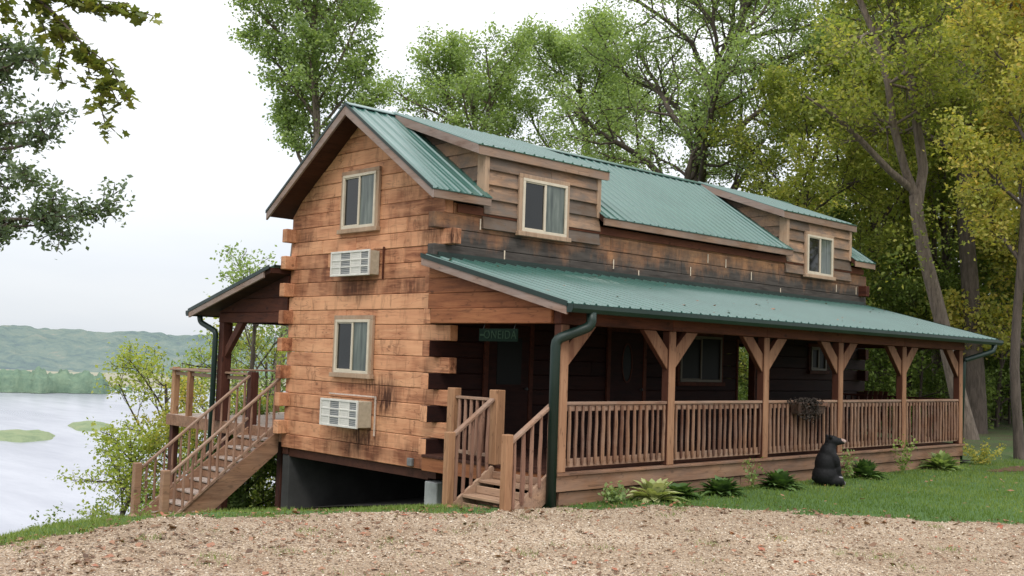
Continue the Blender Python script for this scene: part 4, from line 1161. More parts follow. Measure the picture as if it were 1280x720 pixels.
def copy_tree(src, loc, rz, sc, label, group=None):
    c = src.copy(); COL.objects.link(c); c.location = loc; c.rotation_euler = (0,0,rz); c.scale = (sc,sc,sc)
    c['label'] = label
    if group: c['group'] = group
    elif 'group' in c.keys(): del c['group']
    for ch in src.children:
        d = ch.copy(); COL.objects.link(d); d.parent = c
    return c
def spot(bearing, dist, sink=.1):
    """a place found from the camera's standpoint by compass bearing (degrees left of +y) and distance"""
    x = CAM.x - math.sin(rad(bearing))*dist; y = CAM.y + math.cos(rad(bearing))*dist
    return (x, y, hz(x, y)-sink)

ASH = dict(lv=3, seg=.9, wob=.12, trop=.05, nc=[15,9,6], ang=[50,48,50], ratio=[.34,.42,.42], first=.28)
def mk(seed, H, r, cfg, *a, **k):
    t = Tree(seed); t.grow((0,0,0), (0,0,1), H, r, 0, cfg); return t.finish(*a, **k)

def crown_tree(seed, bz, D_, ztop, zlow, R_, cfg, r, leaf, bk, N, size, spread, name, label, thin=1.0):
    p = spot(bz, D_); H = ztop - p[2]; cfg = dict(cfg)
    cfg['first'] = max(.05, (zlow-p[2])/H - .06); cfg['ratio'] = [R_/H] + list(cfg['ratio'][1:])
    return mk(seed, H, r, cfg, name, p, M[leaf], M[bk], N, size, spread, label, thin=thin)
OAK = dict(lv=3, seg=.55, wob=.20, trop=.03, nc=[13,8,6], ang=[64,52,52], ratio=[.40,.46,.42], first=.30, taper=.35)
MAP = dict(lv=3, seg=.7, wob=.12, trop=.02, nc=[17,9,6], ang=[58,50,50], ratio=[.36,.42,.42], first=.16)
crown_tree(21, 60.2, 38, 17.2, 9.2, 3.9, dict(ASH, nc=[20,10,6]), .24, 'leaf_bright', 'bark_grey', 12, .15, .20, 'ash_tree', 'tall bright green tree rising behind the gable peak, leftmost above the roof')
crown_tree(34, 47.2, 46, 13.2, 7.0, 5.6, dict(ASH, nc=[17,9,6]), .28, 'leaf_bright', 'bark_grey', 10, .16, .24, 'ash_tree', 'rounded green tree above the first dormer roof, right of the tallest one')
crown_tree(58, 36.6, 37, 16.5, 6.8, 6.4, dict(OAK, nc=[19,11,7]), .40, 'leaf_bright', 'bark_dark', 13, .13, .22, 'oak_tree', 'oak with dark twisting limbs showing through thin leaves above the middle of the roof')
crown_tree(59, 42.0, 50, 16.5, 7.0, 5.4, dict(OAK, nc=[17,10,6]), .3, 'leaf_bright', 'bark_dark', 12, .16, .26, 'oak_tree', 'thin crowned green oak between the rounded tree and the dark limbed oak')
crown_tree(77, 32.6, 38, 10.2, 2.0, 4.0, MAP, .15, 'leaf_olive', 'bark_dark', 11, .13, .19, 'maple_tree', 'olive and yellow maple behind the second dormer, left of the big leaning trunk')

# big twin-stemmed grey tree right of the porch
T = Tree(91, 8)
base = Vector(spot(23.24, 33.5, .15)); ex = _rt.copy(); ey = Vector((-_rt.y, _rt.x, 0))
sc = 33.5*math.cos(rad(23.4))/FPX
def L3(pts, off=0):   # (sideways, up, depth) in metres, trunk drawn as the photo shows it
    return [ex*a + ey*(c+off) + Vector((0,0,h)) for a, h, c in pts]
trunk = [(0,0,0), (-.22,1.0,0), (-.5,2.3,.1), (-.72,3.3,.1), (-.98,4.3,.1), (-1.28,5.4,.1), (-1.5,6.4,.05), (-1.62,7.2,0)]
T.b.tube(L3(trunk), [.33,.25,.22,.21,.20,.195,.19,.18], 12, cap=False)
A_ = L3([(-1.62,7.2,0), (-1.95,7.9,-.1), (-2.35,9.2,-.2), (-2.55,10.4,-.3), (-3.0,11.8,-.4), (-3.7,13.2,-.6), (-4.3,15,-.8)])
B_ = L3([(-1.55,6.9,0), (-1.35,8.0,.1), (-1.5,9.3,.2), (-1.7,10.6,.2), (-1.95,12.0,.4), (-2.4,13.8,.5), (-2.3,16,.6)])
D_ = L3([(-1.75,7.4,0), (-2.5,7.8,-.4), (-3.5,8.6,-.8), (-4.4,9.2,-1.2), (-5.3,9.6,-1.6)])
T.b.tube(A_, [.13,.12,.112,.105,.095,.08,.06], 9, cap=False); T.b.tube(B_, [.155,.145,.135,.125,.105,.09,.06], 9, cap=False)
T.b.tube(D_, [.12,.10,.085,.06,.03], 7, cap=False)
TC = dict(lv=2, seg=.5, wob=.17, trop=.0, nc=[8,6], ang=[55,50], ratio=[.5,.5], first=.2)
for src, lo in ((A_, 2), (B_, 2)):
    for i in range(lo, len(src)):
        for _ in range(3):
            d = Vector((T.R.gauss(0,1), T.R.gauss(0,1), T.R.uniform(-.1,.7))).normalized()
            T.grow(src[i], d, T.R.uniform(1.6,3.4), .05, 0, TC)
for i in (2,):
    for _ in range(3):
        T.grow(D_[i], Vector((T.R.gauss(0,1), T.R.gauss(0,1), .3)).normalized(), 1.0, .02, 1, dict(TC, lv=2))
for q_ in L3([(-1.3,5.6,-.4), (-1.9,5.9,-.4), (-.9,6.2,-.4), (-2.2,5.0,-.5), (-1.4,6.6,-.4)]):      # epicormic sprays on the fork
    for _ in range(9): T.tips.append(q_ + Vector((T.R.gauss(0,.4), T.R.gauss(0,.3), T.R.gauss(0,.3))))
T.finish('hickory_tree', base, M['leaf_olive'], M['bark_grey'], 5, .14, .22, 'tall grey twin-stemmed tree leaning left beyond the porch end, pale bare limb on its side')

# second dark trunk just behind it
p = spot(22.9, 37)
mk(92, 16, .34, dict(OAK, first=.5, wob=.05), 'oak_tree', p, M['leaf_mid'], M['bark_dark'], 4, .15, .26, 'dark straight trunked oak close behind the leaning grey tree')
# right edge trees
p = spot(21.0, 27)
t6 = mk(101, 12.5, .12, dict(MAP, first=.30, ratio=[.19,.42,.42], wob=.09), 'maple_tree', p, M['leaf_yellow'], M['bark_dark'], 9, .12, .18, 'yellow maple with dark slender trunk at the right edge of the lawn')
p = spot(18.8, 30)
t6b = mk(113, 16, .16, dict(MAP, first=.5, ratio=[.22,.42,.42]), 'maple_tree', p, M['leaf_orange'], M['bark_dark'], 10, .13, .2, 'orange-tinged maple high at the far right corner')

# woodland behind
F1 = mk(131, 13, .2, dict(ASH, first=.15, nc=[18,8,5], ratio=[.34,.42,.45]), 'woodland_tree', spot(27.5, 41), M['leaf_olive'], M['bark_dark'], 9, .19, .30, 'broad green woodland tree behind the second dormer')
F2 = mk(137, 15, .24, dict(ASH, first=.2, nc=[17,8,5], ratio=[.32,.42,.45]), 'woodland_tree', spot(24.4, 44), M['leaf_mid'], M['bark_dark'], 9, .20, .32, 'dark green woodland tree behind the leaning grey trunk')
F3 = mk(139, 12, .16, dict(MAP, first=.2), 'woodland_tree', spot(20.0, 38), M['leaf_yellow'], M['bark_grey'], 11, .17, .28, 'yellow green woodland tree behind the right-hand lawn')
F4 = mk(149, 4.2, .06, dict(MAP, first=.04, nc=[14,7,4], ratio=[.55,.45,.45]), 'understory_shrub', spot(25.6, 39), M['leaf_hedge'], M['bark_dark'], 10, .12, .2, 'leafy shrub beneath the woodland trees')
gl = 'green woodland tree standing in the forest beyond the lawn'
rf = random.Random(4)
for i in range(22):
    bz = rf.uniform(12, 33.5); ds_ = rf.uniform(50, 100)
    src = rf.choice([F1, F2, F3, F1, F2])
    copy_tree(src, spot(bz, ds_), rf.uniform(0, 6.3), rf.uniform(.8, 1.2)*(.8 if bz > 29 else 1), gl, 'trees of the forest beyond the lawn')
for a in (F4,): a['group'] = 'shrubs under the forest trees'; a['label'] = 'leafy shrub growing under the forest trees beyond the lawn'
for i in range(44):
    bz = rf.uniform(14, 34); ds_ = rf.uniform(38, 75)
    copy_tree(F4, spot(bz, ds_, .1), rf.uniform(0, 6.3), rf.uniform(.6, 1.5), 'leafy shrub growing under the forest trees beyond the lawn', 'shrubs under the forest trees')
# bare trunks seen between porch end and right edge
for i, (bz, ds_, h_, rr_) in enumerate(((20.4, 47, 17, .2), (21.9, 52, 18, .24), (24.6, 45, 16, .27), (26.2, 43, 16, .20), (19.6, 41, 15, .26))):
    lab = ['pale slim trunk standing beyond the lawn, right of the leaning grey tree', 'upright trunk in the forest between the two right-hand maples', 'dark trunk framed between the last two porch posts', 'slim dark trunk framed between porch posts, nearer the cabin wall', 'thick dark trunk near the right edge of the forest'][i]
    mk(200+i, h_, rr_, dict(OAK, first=.55, wob=.04, ratio=[.3,.46,.42]), 'forest_tree', spot(bz, ds_), M['leaf_mid'], M['bark_grey'] if i in (0, 2) else M['bark_dark'], 6, .17, .3, lab)

# trees left, on the slope below the deck
SP = dict(lv=3, seg=.5, wob=.16, trop=.03, nc=[12,6,4], ang=[60,52,50], ratio=[.46,.45,.45], first=.2)
def grove(seed, bz, ds_, ztop, r, leaf, N, size, spread, label, cfg=SP, name='slope_tree', thin=1):
    p = spot(bz, ds_, .2); H = ztop - p[2]
    if H > 9:       # tall: only the upper part carries branches
        cfg = dict(cfg, first=max(cfg['first'], 1-5.5/H), ratio=[cfg['ratio'][0]*6.0/H]+cfg['ratio'][1:])
    return mk(seed, H, r, cfg, name, p, leaf, M['bark_dark'], N, size, spread, label, thin=thin)
grove(301, 66.8, 25.5, -.9, .07, M['leaf_lime'], 4, .10, .16, 'sparse yellow-green tree on the slope left of the deck')
grove(305, 61.0, 30, 3.0, .11, M['leaf_bright'], 5, .11, .17, 'thin green tree seen between the deck post and the cabin wall', thin=.8)
grove(307, 63.6, 27, .6, .09, M['leaf_lime'], 4, .10, .16, 'light green small tree seen through the deck rail')
grove(309, 60.6, 33, 1.2, .10, M['leaf_olive'], 8, .12, .18, 'olive tree behind the deck near the cabin corner')
for i, (bz, ds_, zt, lf) in enumerate(((60.2, 24, -.2, 'leaf_hedge'), (62.0, 23.5, -.9, 'leaf_bright'), (58.6, 26, -.4, 'leaf_mid'), (61.2, 27, .1, 'leaf_yellow'))):
    lab = ['leafy shrub under the deck stairs beside the foundation', 'bright shrub below the deck stairs', 'green shrub behind the foundation wall under the deck', 'yellowing shrub behind the deck stairs'][i]
    grove(320+i, bz, ds_, zt, .05, M[lf], 8, .09, .15, lab, dict(SP, first=.05, nc=[12,6,4]), 'slope_shrub')

# oak whose boughs reach in from the left edge
T = Tree(404, 7); bp = Vector(spot(79.0, 18.5, .2))
R0 = Vector((0,0,0)); toward = ex
def zz(v, u=60, D=18.0): return 1.496 + ((427-(v))/FPX)*D - bp.z
def sx(u): return (u+150)/FPX*18.0*1.02
T.b.tube([(0,0,-.3), (0,0,2.5), (.1,.1,6), (0,.1,9.5), (.1,0,13)], [.34,.30,.26,.18,.08], 10, cap=False)
def bough(u, v, v0, rr0=.07):
    pts = []
    for i in range(6):
        f = i/5; pts.append(toward*(sx(-150+(u+150)*f)) + Vector((0,0, zz(v0+(v-v0)*f) + .25*math.sin(f*3)*(1-f))) + ey*T.R.uniform(-.12,.12))
    T.b.tube(pts, [rr0*(1-.8*i/5) for i in range(6)], 6, cap=False); return pts
BC = dict(lv=1, seg=.25, wob=.2, trop=.05, nc=[6], ang=[55], ratio=[.45], first=.15)
for u, v, v0, lo, k in ((105, 288, 330, 3, 8), (55, 300, 340, 3, 8), (60, 205, 270, 3, 6), (30, 250, 300, 3, 6), (25, 120, 200, 3, 7), (5, 105, 170, 4, 6), (35, 185, 240, 3, 4), (-10, 200, 260, 3, 7)  ):
    pts = bough(u, v, v0)
    for i in range(lo, 6):
        for _ in range(k//2):
            d = (Vector((T.R.gauss(0,1), T.R.gauss(0,1), T.R.gauss(.1,.45))) + toward*.5).normalized()
            T.grow(pts[i], d, T.R.uniform(.3,.62), .014, 0, BC)
for i in range(26):
    q_ = Vector((T.R.gauss(0,1.5), T.R.gauss(0,1.5), T.R.uniform(10.5,13.5))); T.grow(q_*.3+Vector((0,0,q_.z*.7)), q_.normalized(), 2.4, .05, 0, dict(BC, lv=2, nc=[6,5], ang=[50,50], ratio=[.5,.5]))
T.finish('oak_tree', bp, M['leaf_oak'], M['bark_dark'], 6, .095, .10, 'dark green oak boughs reaching in from the left edge over the river')

# maple branch hanging at the upper left, close to the camera
T = Tree(505, 6); mp = Vector(spot(86.0, 9.0, .2)); D = 7.6
def at(u, v, d=0):
    z = 1.496 + (427-v)/FPX*D - mp.z
    return Vector(spot(0,0,0))*0 + (Vector((CAM.x, CAM.y, 0)) + (_F.xy.to_3d().normalized())*(D+d) + _rt*((u-640)/FPX*D) - Vector((mp.x, mp.y, 0))) + Vector((0,0,z))
T.b.tube([(0,0,-.2), (0,0,1.5), (.05,0,3.2), (0,.1,5), (0,0,7)], [.16,.14,.12,.09,.05], 10, cap=False)
def twig(uv, r0, r1=.004):
    pts = [at(*a) for a in uv]; T.b.tube(pts, [r0+(r1-r0)*i/(len(pts)-1) for i in range(len(pts))], 6, cap=False); return pts
main = [Vector((0,0,4.6))] + [at(-200,-60), at(-90,-45), at(0,-25), at(45,10), at(85,50), at(115,90), at(135,125)]
T.b.tube(main, [.06,.035,.025,.017,.012,.009,.006,.003], 7, cap=False)
tw = [twig([(0,-25),(60,-12),(110,0),(160,6),(172,10)], .010), twig([(45,10),(60,50),(55,80),(62,100)], .008), twig([(85,50),(95,85),(90,100)], .006),
      twig([(115,90),(110,120),(118,148),(132,160)], .006), twig([(-90,-45),(-20,-10),(5,30)], .008), twig([(20,-20),(30,20),(40,45)], .006), twig([(85,50),(120,75),(145,118)], .005), twig([(0,-25),(70,-20),(100,-8),(140,-5)], .008)]
lp = []
for pts in tw + [main[3:]]:
    for a, c in zip(pts[:-1], pts[1:]):
        m_ = max(2, int((c-a).length/.010))
        for i in range(m_):
            lp.append(a.lerp(c, i/m_) + Vector((T.R.gauss(0,.035), T.R.gauss(0,.05), -abs(T.R.gauss(.035,.03)))))
# lobed leaves
def lobed(P, size, seed):
    R_ = np.random.RandomState(seed)
    out = [(0,-.5),(.16,-.28),(.48,-.22),(.33,.02),(.42,.28),(.17,.22),(0,.55),(-.17,.22),(-.42,.28),(-.33,.02),(-.48,-.22),(-.16,-.28)]
    vs = []; fs = []; rs = []
    for q_ in P:
        nrm = Vector((R_.normal(0,.7), R_.normal(0,.7), 1)).normalized(); t = Vector((R_.normal(), R_.normal(), -1.0)); t = (t - nrm*t.dot(nrm)).normalized(); s_ = nrm.cross(t); L_ = size*R_.uniform(.6,1.2)
        b0 = len(vs); rv = R_.uniform()
        for x, y in out: vs.append(q_ + s_*x*L_ + t*y*L_ + nrm*(.12*L_*abs(x)))
        vs.append(q_); rs += [rv]*13
        fs += [(b0+12, b0+i, b0+(i+1) % 12) for i in range(12)]
    return np.array([tuple(v) for v in vs]), np.array(fs), np.array(rs)
mt = thing('maple_tree', mp, 'close maple twigs with lobed leaves hanging in the upper left corner', 'tree')
o = T.b.build('trunk', M['bark_dark'], None, smooth=True, origin=(0,0,0)); o.parent = mt; o.location = (0,0,0)
# crown above, out of the picture
for i in range(60):
    lp.append(Vector((T.R.gauss(0,.9), T.R.gauss(0,.9), T.R.uniform(5.2,7.6))))
v, f, r = lobed(lp, .092, 7)
me = np_mesh('crown', v, f, r); me.materials.append(M['leaf_twig']); o = place('crown', me, (0,0,0)); o.parent = mt; o.location = (0,0,0)

# ------------------------------------------------------------------ garden plants beside the porch
def blade_plant(name, loc, n, length, width, m, label, cat='plant', upright=.6, seed=1, group=None, stems=False):
    R = random.Random(seed); t = thing(name, loc, label, cat, group)
    vs = []; fs = []; rs = []
    for i in range(n):
        a = R.uniform(0, 6.28); el = R.uniform(.15, 1.15)*upright + .1; Ln = length*R.uniform(.6, 1.1); wd = width*R.uniform(.7, 1.15)
        h = Vector((math.cos(a), math.sin(a), 0)); sd = Vector((-math.sin(a), math.cos(a), 0)); b0 = len(vs); rv = R.random()
        p0 = h*R.uniform(0, .06); c = p0.copy(); dz = math.sin(el*1.35); dh = math.cos(el*1.35)
        K = 5; 
        for j in range(K+1):
            f = j/K
            w = wd*(math.sin(math.pi*min(1, .06+.94*f))**.8)*.5 if f > .28 else wd*.07
            if j == K: w = .001
            pos = p0 + h*(Ln*f*dh + Ln*.15*f*f) + Vector((0,0, Ln*f*dz - Ln*.42*f*f*(1.1-el*.5)))
            vs += [pos - sd*w + Vector((0,0,w*.35)), pos, pos + sd*w + Vector((0,0,w*.35))]; rs += [rv]*3
        for j in range(K):
            q_ = b0+3*j; fs += [(q_, q_+1, q_+4, q_+3), (q_+1, q_+2, q_+5, q_+4)]
    me = np_mesh('foliage', np.array([tuple(v) for v in vs]), np.array(fs), np.array(rs)); me.materials.append(m)
    me.polygons.foreach_set('use_smooth', [True]*len(me.polygons))
    o = place('foliage', me, (0,0,0)); o.parent = t; o.location = (0,0,0)
    return t
def gp(x, y): return (x, y, hz(x, y)-.01)
blade_plant('hosta', gp(3.17, 1.30), 74, .42, .15, M['hosta_light'], 'variegated cream and green hosta, nearest the downspout along the porch skirt', upright=.9, seed=3)
blade_plant('hosta', gp(3.15, 1.85), 110, .34, .14, M['hosta_dark'], 'dark green hosta half behind the cream variegated one', upright=.7, seed=4)
blade_plant('hosta', gp(3.25, 2.75), 170, .36, .13, M['hosta_dark'], 'dense dark green hosta, right of the variegated one', upright=.9, seed=5)
blade_plant('hosta', gp(3.25, 4.30), 160, .38, .13, M['hosta_dark'], 'green clump of broad leaves just left of the bear statue', upright=.9, seed=6)
blade_plant('hosta', gp(3.2, 7.05), 130, .42, .13, M['hosta_dark'], 'green clump of broad leaves just right of the bear statue', upright=1.0, seed=8)
blade_plant('hosta', gp(3.15, 10.2), 140, .46, .13, M['leaf_bright'], 'lighter green leafy clump near the far end of the porch skirt', upright=1.0, seed=9)
def stem_plant(x, y, h, n, label, seed, spread=.25, m='leaf_bright'):
    T = Tree(seed, 4); R = T.R
    for i in range(n):
        a = R.uniform(0, 6.28); top = Vector((math.cos(a)*spread*R.random(), math.sin(a)*spread*R.random(), h*R.uniform(.6,1)))
        pts = [Vector((0,0,0)), top*.5+Vector((R.gauss(0,.02), R.gauss(0,.02), 0)), top]
        T.b.tube(pts, [.006,.005,.003], 4, cap=False)
        for f in np.linspace(.25, 1, 7): T.tips.append(pts[0].lerp(top, f))
    return T.finish('garden_plant', gp(x, y), M[m], M['leaf_hedge'], 4, .07, .05, label, 'plant')
stem_plant(3.12, 3.75, .6, 3, 'spindly leafy stems against the porch skirt behind the clump left of the bear', 61)
stem_plant(3.15, 6.55, .5, 4, 'small upright plant against the porch skirt right of the bear', 62)
stem_plant(3.12, 8.6, .75, 6, 'taller dark stemmed plant before the fifth porch post', 63, .3, 'leaf_hedge')
stem_plant(3.05, 12.3, .5, 14, 'low yellow-green bush at the far corner of the porch', 64, .7, 'leaf_yellow')
stem_plant(3.05, .55, .25, 8, 'small weeds at the foot of the downspout', 65, .25, 'leaf_bright')

# flower basket on the porch rail
fb = thing('flower_box', (PX+.12, 5.66, .70), 'dark hanging flower box with withered trailing plants on the porch railing', 'flower box')
b = MB(); x0, x1, y0, y1 = PX+.055, PX+.23, 5.22, 6.12
b.hexa([(x0+.02, y0+.05, .70), (x1-.02, y0+.05, .70), (x1-.02, y1-.05, .70), (x0+.02, y1-.05, .70)], [(x0, y0, .90), (x1, y0, .90), (x1, y1, .90), (x0, y1, .90)])
b.build('box', M['basket'], fb, bevel=.01)
b = MB(); b.box(x1, x1+.012, y0+.28, y1+.01, .84, .885); b.box(x0-.0, x1, y1+.002, y1+.014, .86, .90); b.build('rim', M['basket_rim'], fb, bevel=.003)
RR = np.random.RandomState(8)
pp = np.stack([RR.uniform(x0-.02, x1+.04, 60), RR.normal(5.55, .18, 60), RR.uniform(.89, .95, 60)], 1)
pp2 = np.stack([RR.uniform(x1, x1+.05, 46), RR.normal(5.58, .16, 46), .90-np.abs(RR.normal(0, .17, 46))], 1)
v, f, r = leaf_quads(np.vstack([pp, pp2])-np.array([PX+.12, 5.66, .70]), 9, .045, .025, 5)
me = np_mesh('foliage', v, f, r); me.materials.append(plain('withered', (.035,.025,.018), .9, 20, .5)); o = place('foliage', me, (0,0,0)); o.parent = fb; o.location = (0,0,0)

# chair at the far end of the porch
ch = thing('porch_chair', (1.15, 10.9, 0), 'dark slatted armchair at the far end of the porch', 'chair')
b = MB()
for i in range(5): b.box(.86, 1.44, 10.62+i*.105, 10.62+i*.105+.09, .38+.012*(4-i)*0, .40)
b.build('seat', M['stain_wood_x'], ch)
b = MB()
for i in range(5): b.hexa([(.88+i*.115, 11.16, .40), (.97+i*.115, 11.16, .40), (.97+i*.115, 11.18, .40), (.88+i*.115, 11.18, .40)], [(.88+i*.115, 11.33, 1.02), (.97+i*.115, 11.33, 1.02), (.97+i*.115, 11.35, 1.02), (.88+i*.115, 11.35, 1.02)])
b.build('backrest', M['stain_wood_x'], ch)
for x in (.82, 1.44):
    b = MB(); b.box(x-.02, x+.06, 10.6, 11.2, .60, .625); b.build('armrest', M['stain_wood_x'], ch)
    for y in (10.63, 11.15): b = MB(); b.box(x, x+.04, y, y+.04, 0, .598); b.build('leg', M['stain_wood_x'], ch)

# mulch
b = MB(); n = 40; pts = []
for i in range(n):
    t = 2*math.pi*i/n; k = 1+.25*math.sin(3*t+1); x = 3.85+.30*math.cos(t)*k; y = 11.9+.85*math.sin(t)*k; pts.append((x, y, hz(x, y)+.008))
b.add([(3.85, 11.9, hz(3.85, 11.9)+.028)]+pts, [(0, 1+i, 1+(i+1) % n) for i in range(n)])
t_ = NT('mulch'); nn_ = t_.noise(t_.pos(), 30, 4); M['mulch'] = t_.done(t_.principled(t_.ramp(nn_, [(.3,(.05,.022,.015)), (.7,(.17,.07,.045))]), .95, t_.bump(nn_, .8, .03)))
tag(b.build('mulch_bed', M['mulch']), 'patch of reddish mulch on the lawn past the porch corner', 'mulch', kind='stuff')

# ------------------------------------------------------------------ grass, litter, stones
def blades(name, X, Y, h, w, m, seed, lean=.35, zoff=0):
    R_ = np.random.RandomState(seed); n = len(X); Z = height(X, Y)+zoff
    a = R_.uniform(0, 6.283, n); b2 = R_.uniform(0, 6.283, n)
    hh = h*R_.uniform(.5, 1.25, n); ww = w*R_.uniform(.7, 1.2, n)
    base = np.stack([X, Y, Z-.005], 1); s = np.stack([np.cos(a), np.sin(a), a*0], 1)*ww[:, None]*.5
    tip = base + np.stack([np.cos(b2)*lean*hh, np.sin(b2)*lean*hh, hh], 1)
    V = np.stack([base-s, base+s, tip], 1).reshape(-1, 3)
    pat = .5+.5*wav(X, Y, .9, 7)
    pat2 = .5+.5*wav(X, Y, .31, 2); r = np.clip(.42*R_.uniform(0, 1, n) + .30*pat + .30*pat2**2, 0, 1)
    me = np_mesh(name, V, np.arange(n*3).reshape(-1, 3), np.repeat(r, 3)); me.materials.append(m)
    return place(name, me, (0,0,0))
R_ = np.random.RandomState(3)
# lawn right of the cabin
X = R_.uniform(2.7, 26, 420000); Y = R_.uniform(-.4, 30, 420000)
dist = np.hypot(X-CAM.x, Y-CAM.y)
keep = (gravel_mask(X, Y) < .12*R_.uniform(-1, 1, len(X))) & ((X > 2.84) | (Y > 12)) & (R_.uniform(0, 1, len(X)) < np.clip(1.6-dist/30, .25, 1)) & (Y < 25+3*wav(X, Y, .5))
brg = np.degrees(np.arctan2(-(X-CAM.x), Y-CAM.y)); keep &= (brg > 14) & (brg < 55)
tag(blades('lawn_grass', X[keep], Y[keep], .055, .014, M['grass'], 1), 'short green lawn grass beside the porch', 'grass', kind='stuff')
# grass behind the crest, left and in front of the cabin
n = 120000; Y = R_.uniform(-9.5, -.35, n); X = np.interp(Y, GY, GX) + R_.uniform(-7.5, .35, n)**1
g = gravel_mask(X, Y); keep = (g < .05) & ((R_.uniform(0, 1, n) < np.clip(.52+g*.08+.62*wav(X, Y, 2.1, 3)+.35*(Y < -4.6), .04, 1))) & ((X < 1.5) | (Y < -1.25)) 
tag(blades('bank_grass', X[keep], Y[keep], .055, .012, M['grass_bank'], 2, .5), 'rough grass along the edge of the bank in front of the cabin', 'grass', kind='stuff')
# tufts in the gravel
cx = R_.uniform(2.0, 9.5, 110); cy = R_.uniform(-8, 2.6, 110)
extra = [(3.1,-1.75), (3.4,-1.4), (2.9,-2.2), (3.6,-.7), (3.9,.35), (4.6,1.3), (5.0,-3.0)]
cx = np.concatenate([cx, [e[0] for e in extra]*1]); cy = np.concatenate([cy, [e[1] for e in extra]*1])
X = (cx[:, None]+R_.normal(0, .09, (len(cx), 60))).ravel(); Y = (cy[:, None]+R_.normal(0, .09, (len(cx), 60))).ravel()
k = (gravel_mask(X, Y) > 0) & (R_.uniform(0, 1, len(X)) < np.repeat(R_.uniform(.1, 1, len(cx)), 60)); 
tag(blades('gravel_weeds', X[k], Y[k], .05, .010, M['grass_bank'], 5, .7), 'small weed tufts growing through the gravel', 'weeds', kind='stuff')
# tall weeds at the bank crest, left of the deck stairs
T = Tree(66, 4)
for i in range(46):
    y = T.R.uniform(-7.6, -4.4); x = float(np.interp(y, CY, CX)) - T.R.uniform(.6, 2.6); h = T.R.uniform(.15, .6)*(1.0 if y > -5 else .45)
    q0 = Vector((x, y, hz(x, y))); q1 = q0 + Vector((T.R.gauss(0,.07), T.R.gauss(0,.07), h)); T.b.tube([q0, q1], [.005,.002], 3, cap=False)
    for f in np.linspace(.3, 1, 6): T.tips.append(q0.lerp(q1, f))
P_ = np.array([tuple(q_) for q_ in T.tips]); v, f, r = leaf_quads(P_, 3, .045, .035, 9)
w_ = np_mesh('bank_weeds', v, f, r); w_.materials.append(M['grass_bank']); tag(place('bank_weeds', w_, (0,0,0)), 'wispy weeds standing along the crest of the river bank', 'weeds', kind='stuff')
# fallen leaves
n = 21000; X = R_.uniform(.5, 12, n); Y = R_.uniform(-9.5, 4.5, n)
g = gravel_mask(X, Y); dens = np.clip(.42 + .6*smooth(-1.5, -6, Y) + .25*(np.abs(g) < .5), 0, 1)
keep = (g > -.4) & (R_.uniform(0, 1, n) < dens*.8) & ((.5+.5*wav(X, Y, 1.9, 8)) > R_.uniform(-.5, .9, n))
X, Y = X[keep], Y[keep]; P_ = np.stack([X, Y, height(X, Y)+.016], 1)
n = len(P_); a = R_.uniform(0, 6.28, n); sz = R_.gamma(3, .011, n)[:, None]+.012
t = np.stack([np.cos(a), np.sin(a), R_.normal(0, .25, n)], 1); s = np.stack([-np.sin(a), np.cos(a), R_.normal(0, .25, n)], 1)
V = np.stack([P_-t*sz*.6, P_+s*sz*.4+[0,0,.008], P_+t*sz*.6, P_-s*sz*.4+[0,0,.008]], 1).reshape(-1, 3)
me = np_mesh('fallen_leaves', V, np.arange(n*4).reshape(-1, 4), np.repeat(R_.uniform(0, 1, n), 4)); me.materials.append(M['litter'])
tag(place('fallen_leaves', me, (0,0,0)), 'brown and red fallen leaves scattered on the gravel', 'fallen leaves', kind='stuff')
n = 900; X = R_.uniform(3, 16, n); Y = R_.uniform(0, 18, n); k = (gravel_mask(X, Y) < 0) & (X > 2.95); X, Y = X[k], Y[k]
P_ = np.stack([X, Y, height(X, Y)+.045], 1)
m = 110; xr_ = R_.uniform(.2, 2.95, m); yr_ = R_.uniform(-.3, 12.9, m)
P_ = np.vstack([P_, np.stack([xr_, yr_, PZT-.0075-(PZT-PZE)/PE*xr_+.022], 1)])
n = len(P_); a = R_.uniform(0, 6.28, n); sz = (R_.gamma(3, .010, n)+.015)[:, None]
t = np.stack([np.cos(a), np.sin(a), R_.normal(0, .2, n)], 1); s = np.stack([-np.sin(a), np.cos(a), R_.normal(0, .2, n)], 1)
V = np.stack([P_-t*sz*.6, P_+s*sz*.4, P_+t*sz*.6, P_-s*sz*.4], 1).reshape(-1, 3)
me = np_mesh('fallen_leaves', V, np.arange(n*4).reshape(-1, 4), np.repeat(R_.uniform(.2, 1, n), 4)); me.materials.append(M['litter'])
tag(place('fallen_leaves', me, (0,0,0)), 'few dry leaves lying on the lawn and the porch roof', 'fallen leaves', kind='stuff')
# loose stones
n = 60000; rad_ = 6.5+R_.uniform(0, 1, n)**.8*10; bz = np.radians(R_.uniform(19, 76, n))
X = CAM.x-np.sin(bz)*rad_; Y = CAM.y+np.cos(bz)*rad_; k = gravel_mask(X, Y) > -.03; X, Y = X[k], Y[k]; n = len(X)
oc = np.array([(1,0,0),(0,1,0),(-1,0,0),(0,-1,0),(0,0,.8),(0,0,-.6)], float); of = np.array([(0,1,4),(1,2,4),(2,3,4),(3,0,4),(1,0,5),(2,1,5),(3,2,5),(0,3,5)])
sz = R_.gamma(2.6, .0021, n)[:, None, None]+.0022
V = oc[None]*R_.uniform(.6, 1.3, (n, 6, 3))*sz; a = R_.uniform(0, 6.28, n); ca, sa = np.cos(a)[:, None], np.sin(a)[:, None]
V = np.stack([V[..., 0]*ca-V[..., 1]*sa, V[..., 0]*sa+V[..., 1]*ca, V[..., 2]], -1) + np.stack([X, Y, height(X, Y)+.010], 1)[:, None, :]
F_ = (of[None]+np.arange(n)[:, None, None]*6).reshape(-1, 3)
me = np_mesh('gravel_stones', V.reshape(-1, 3), F_, np.repeat(R_.uniform(0, 1, n), 6))
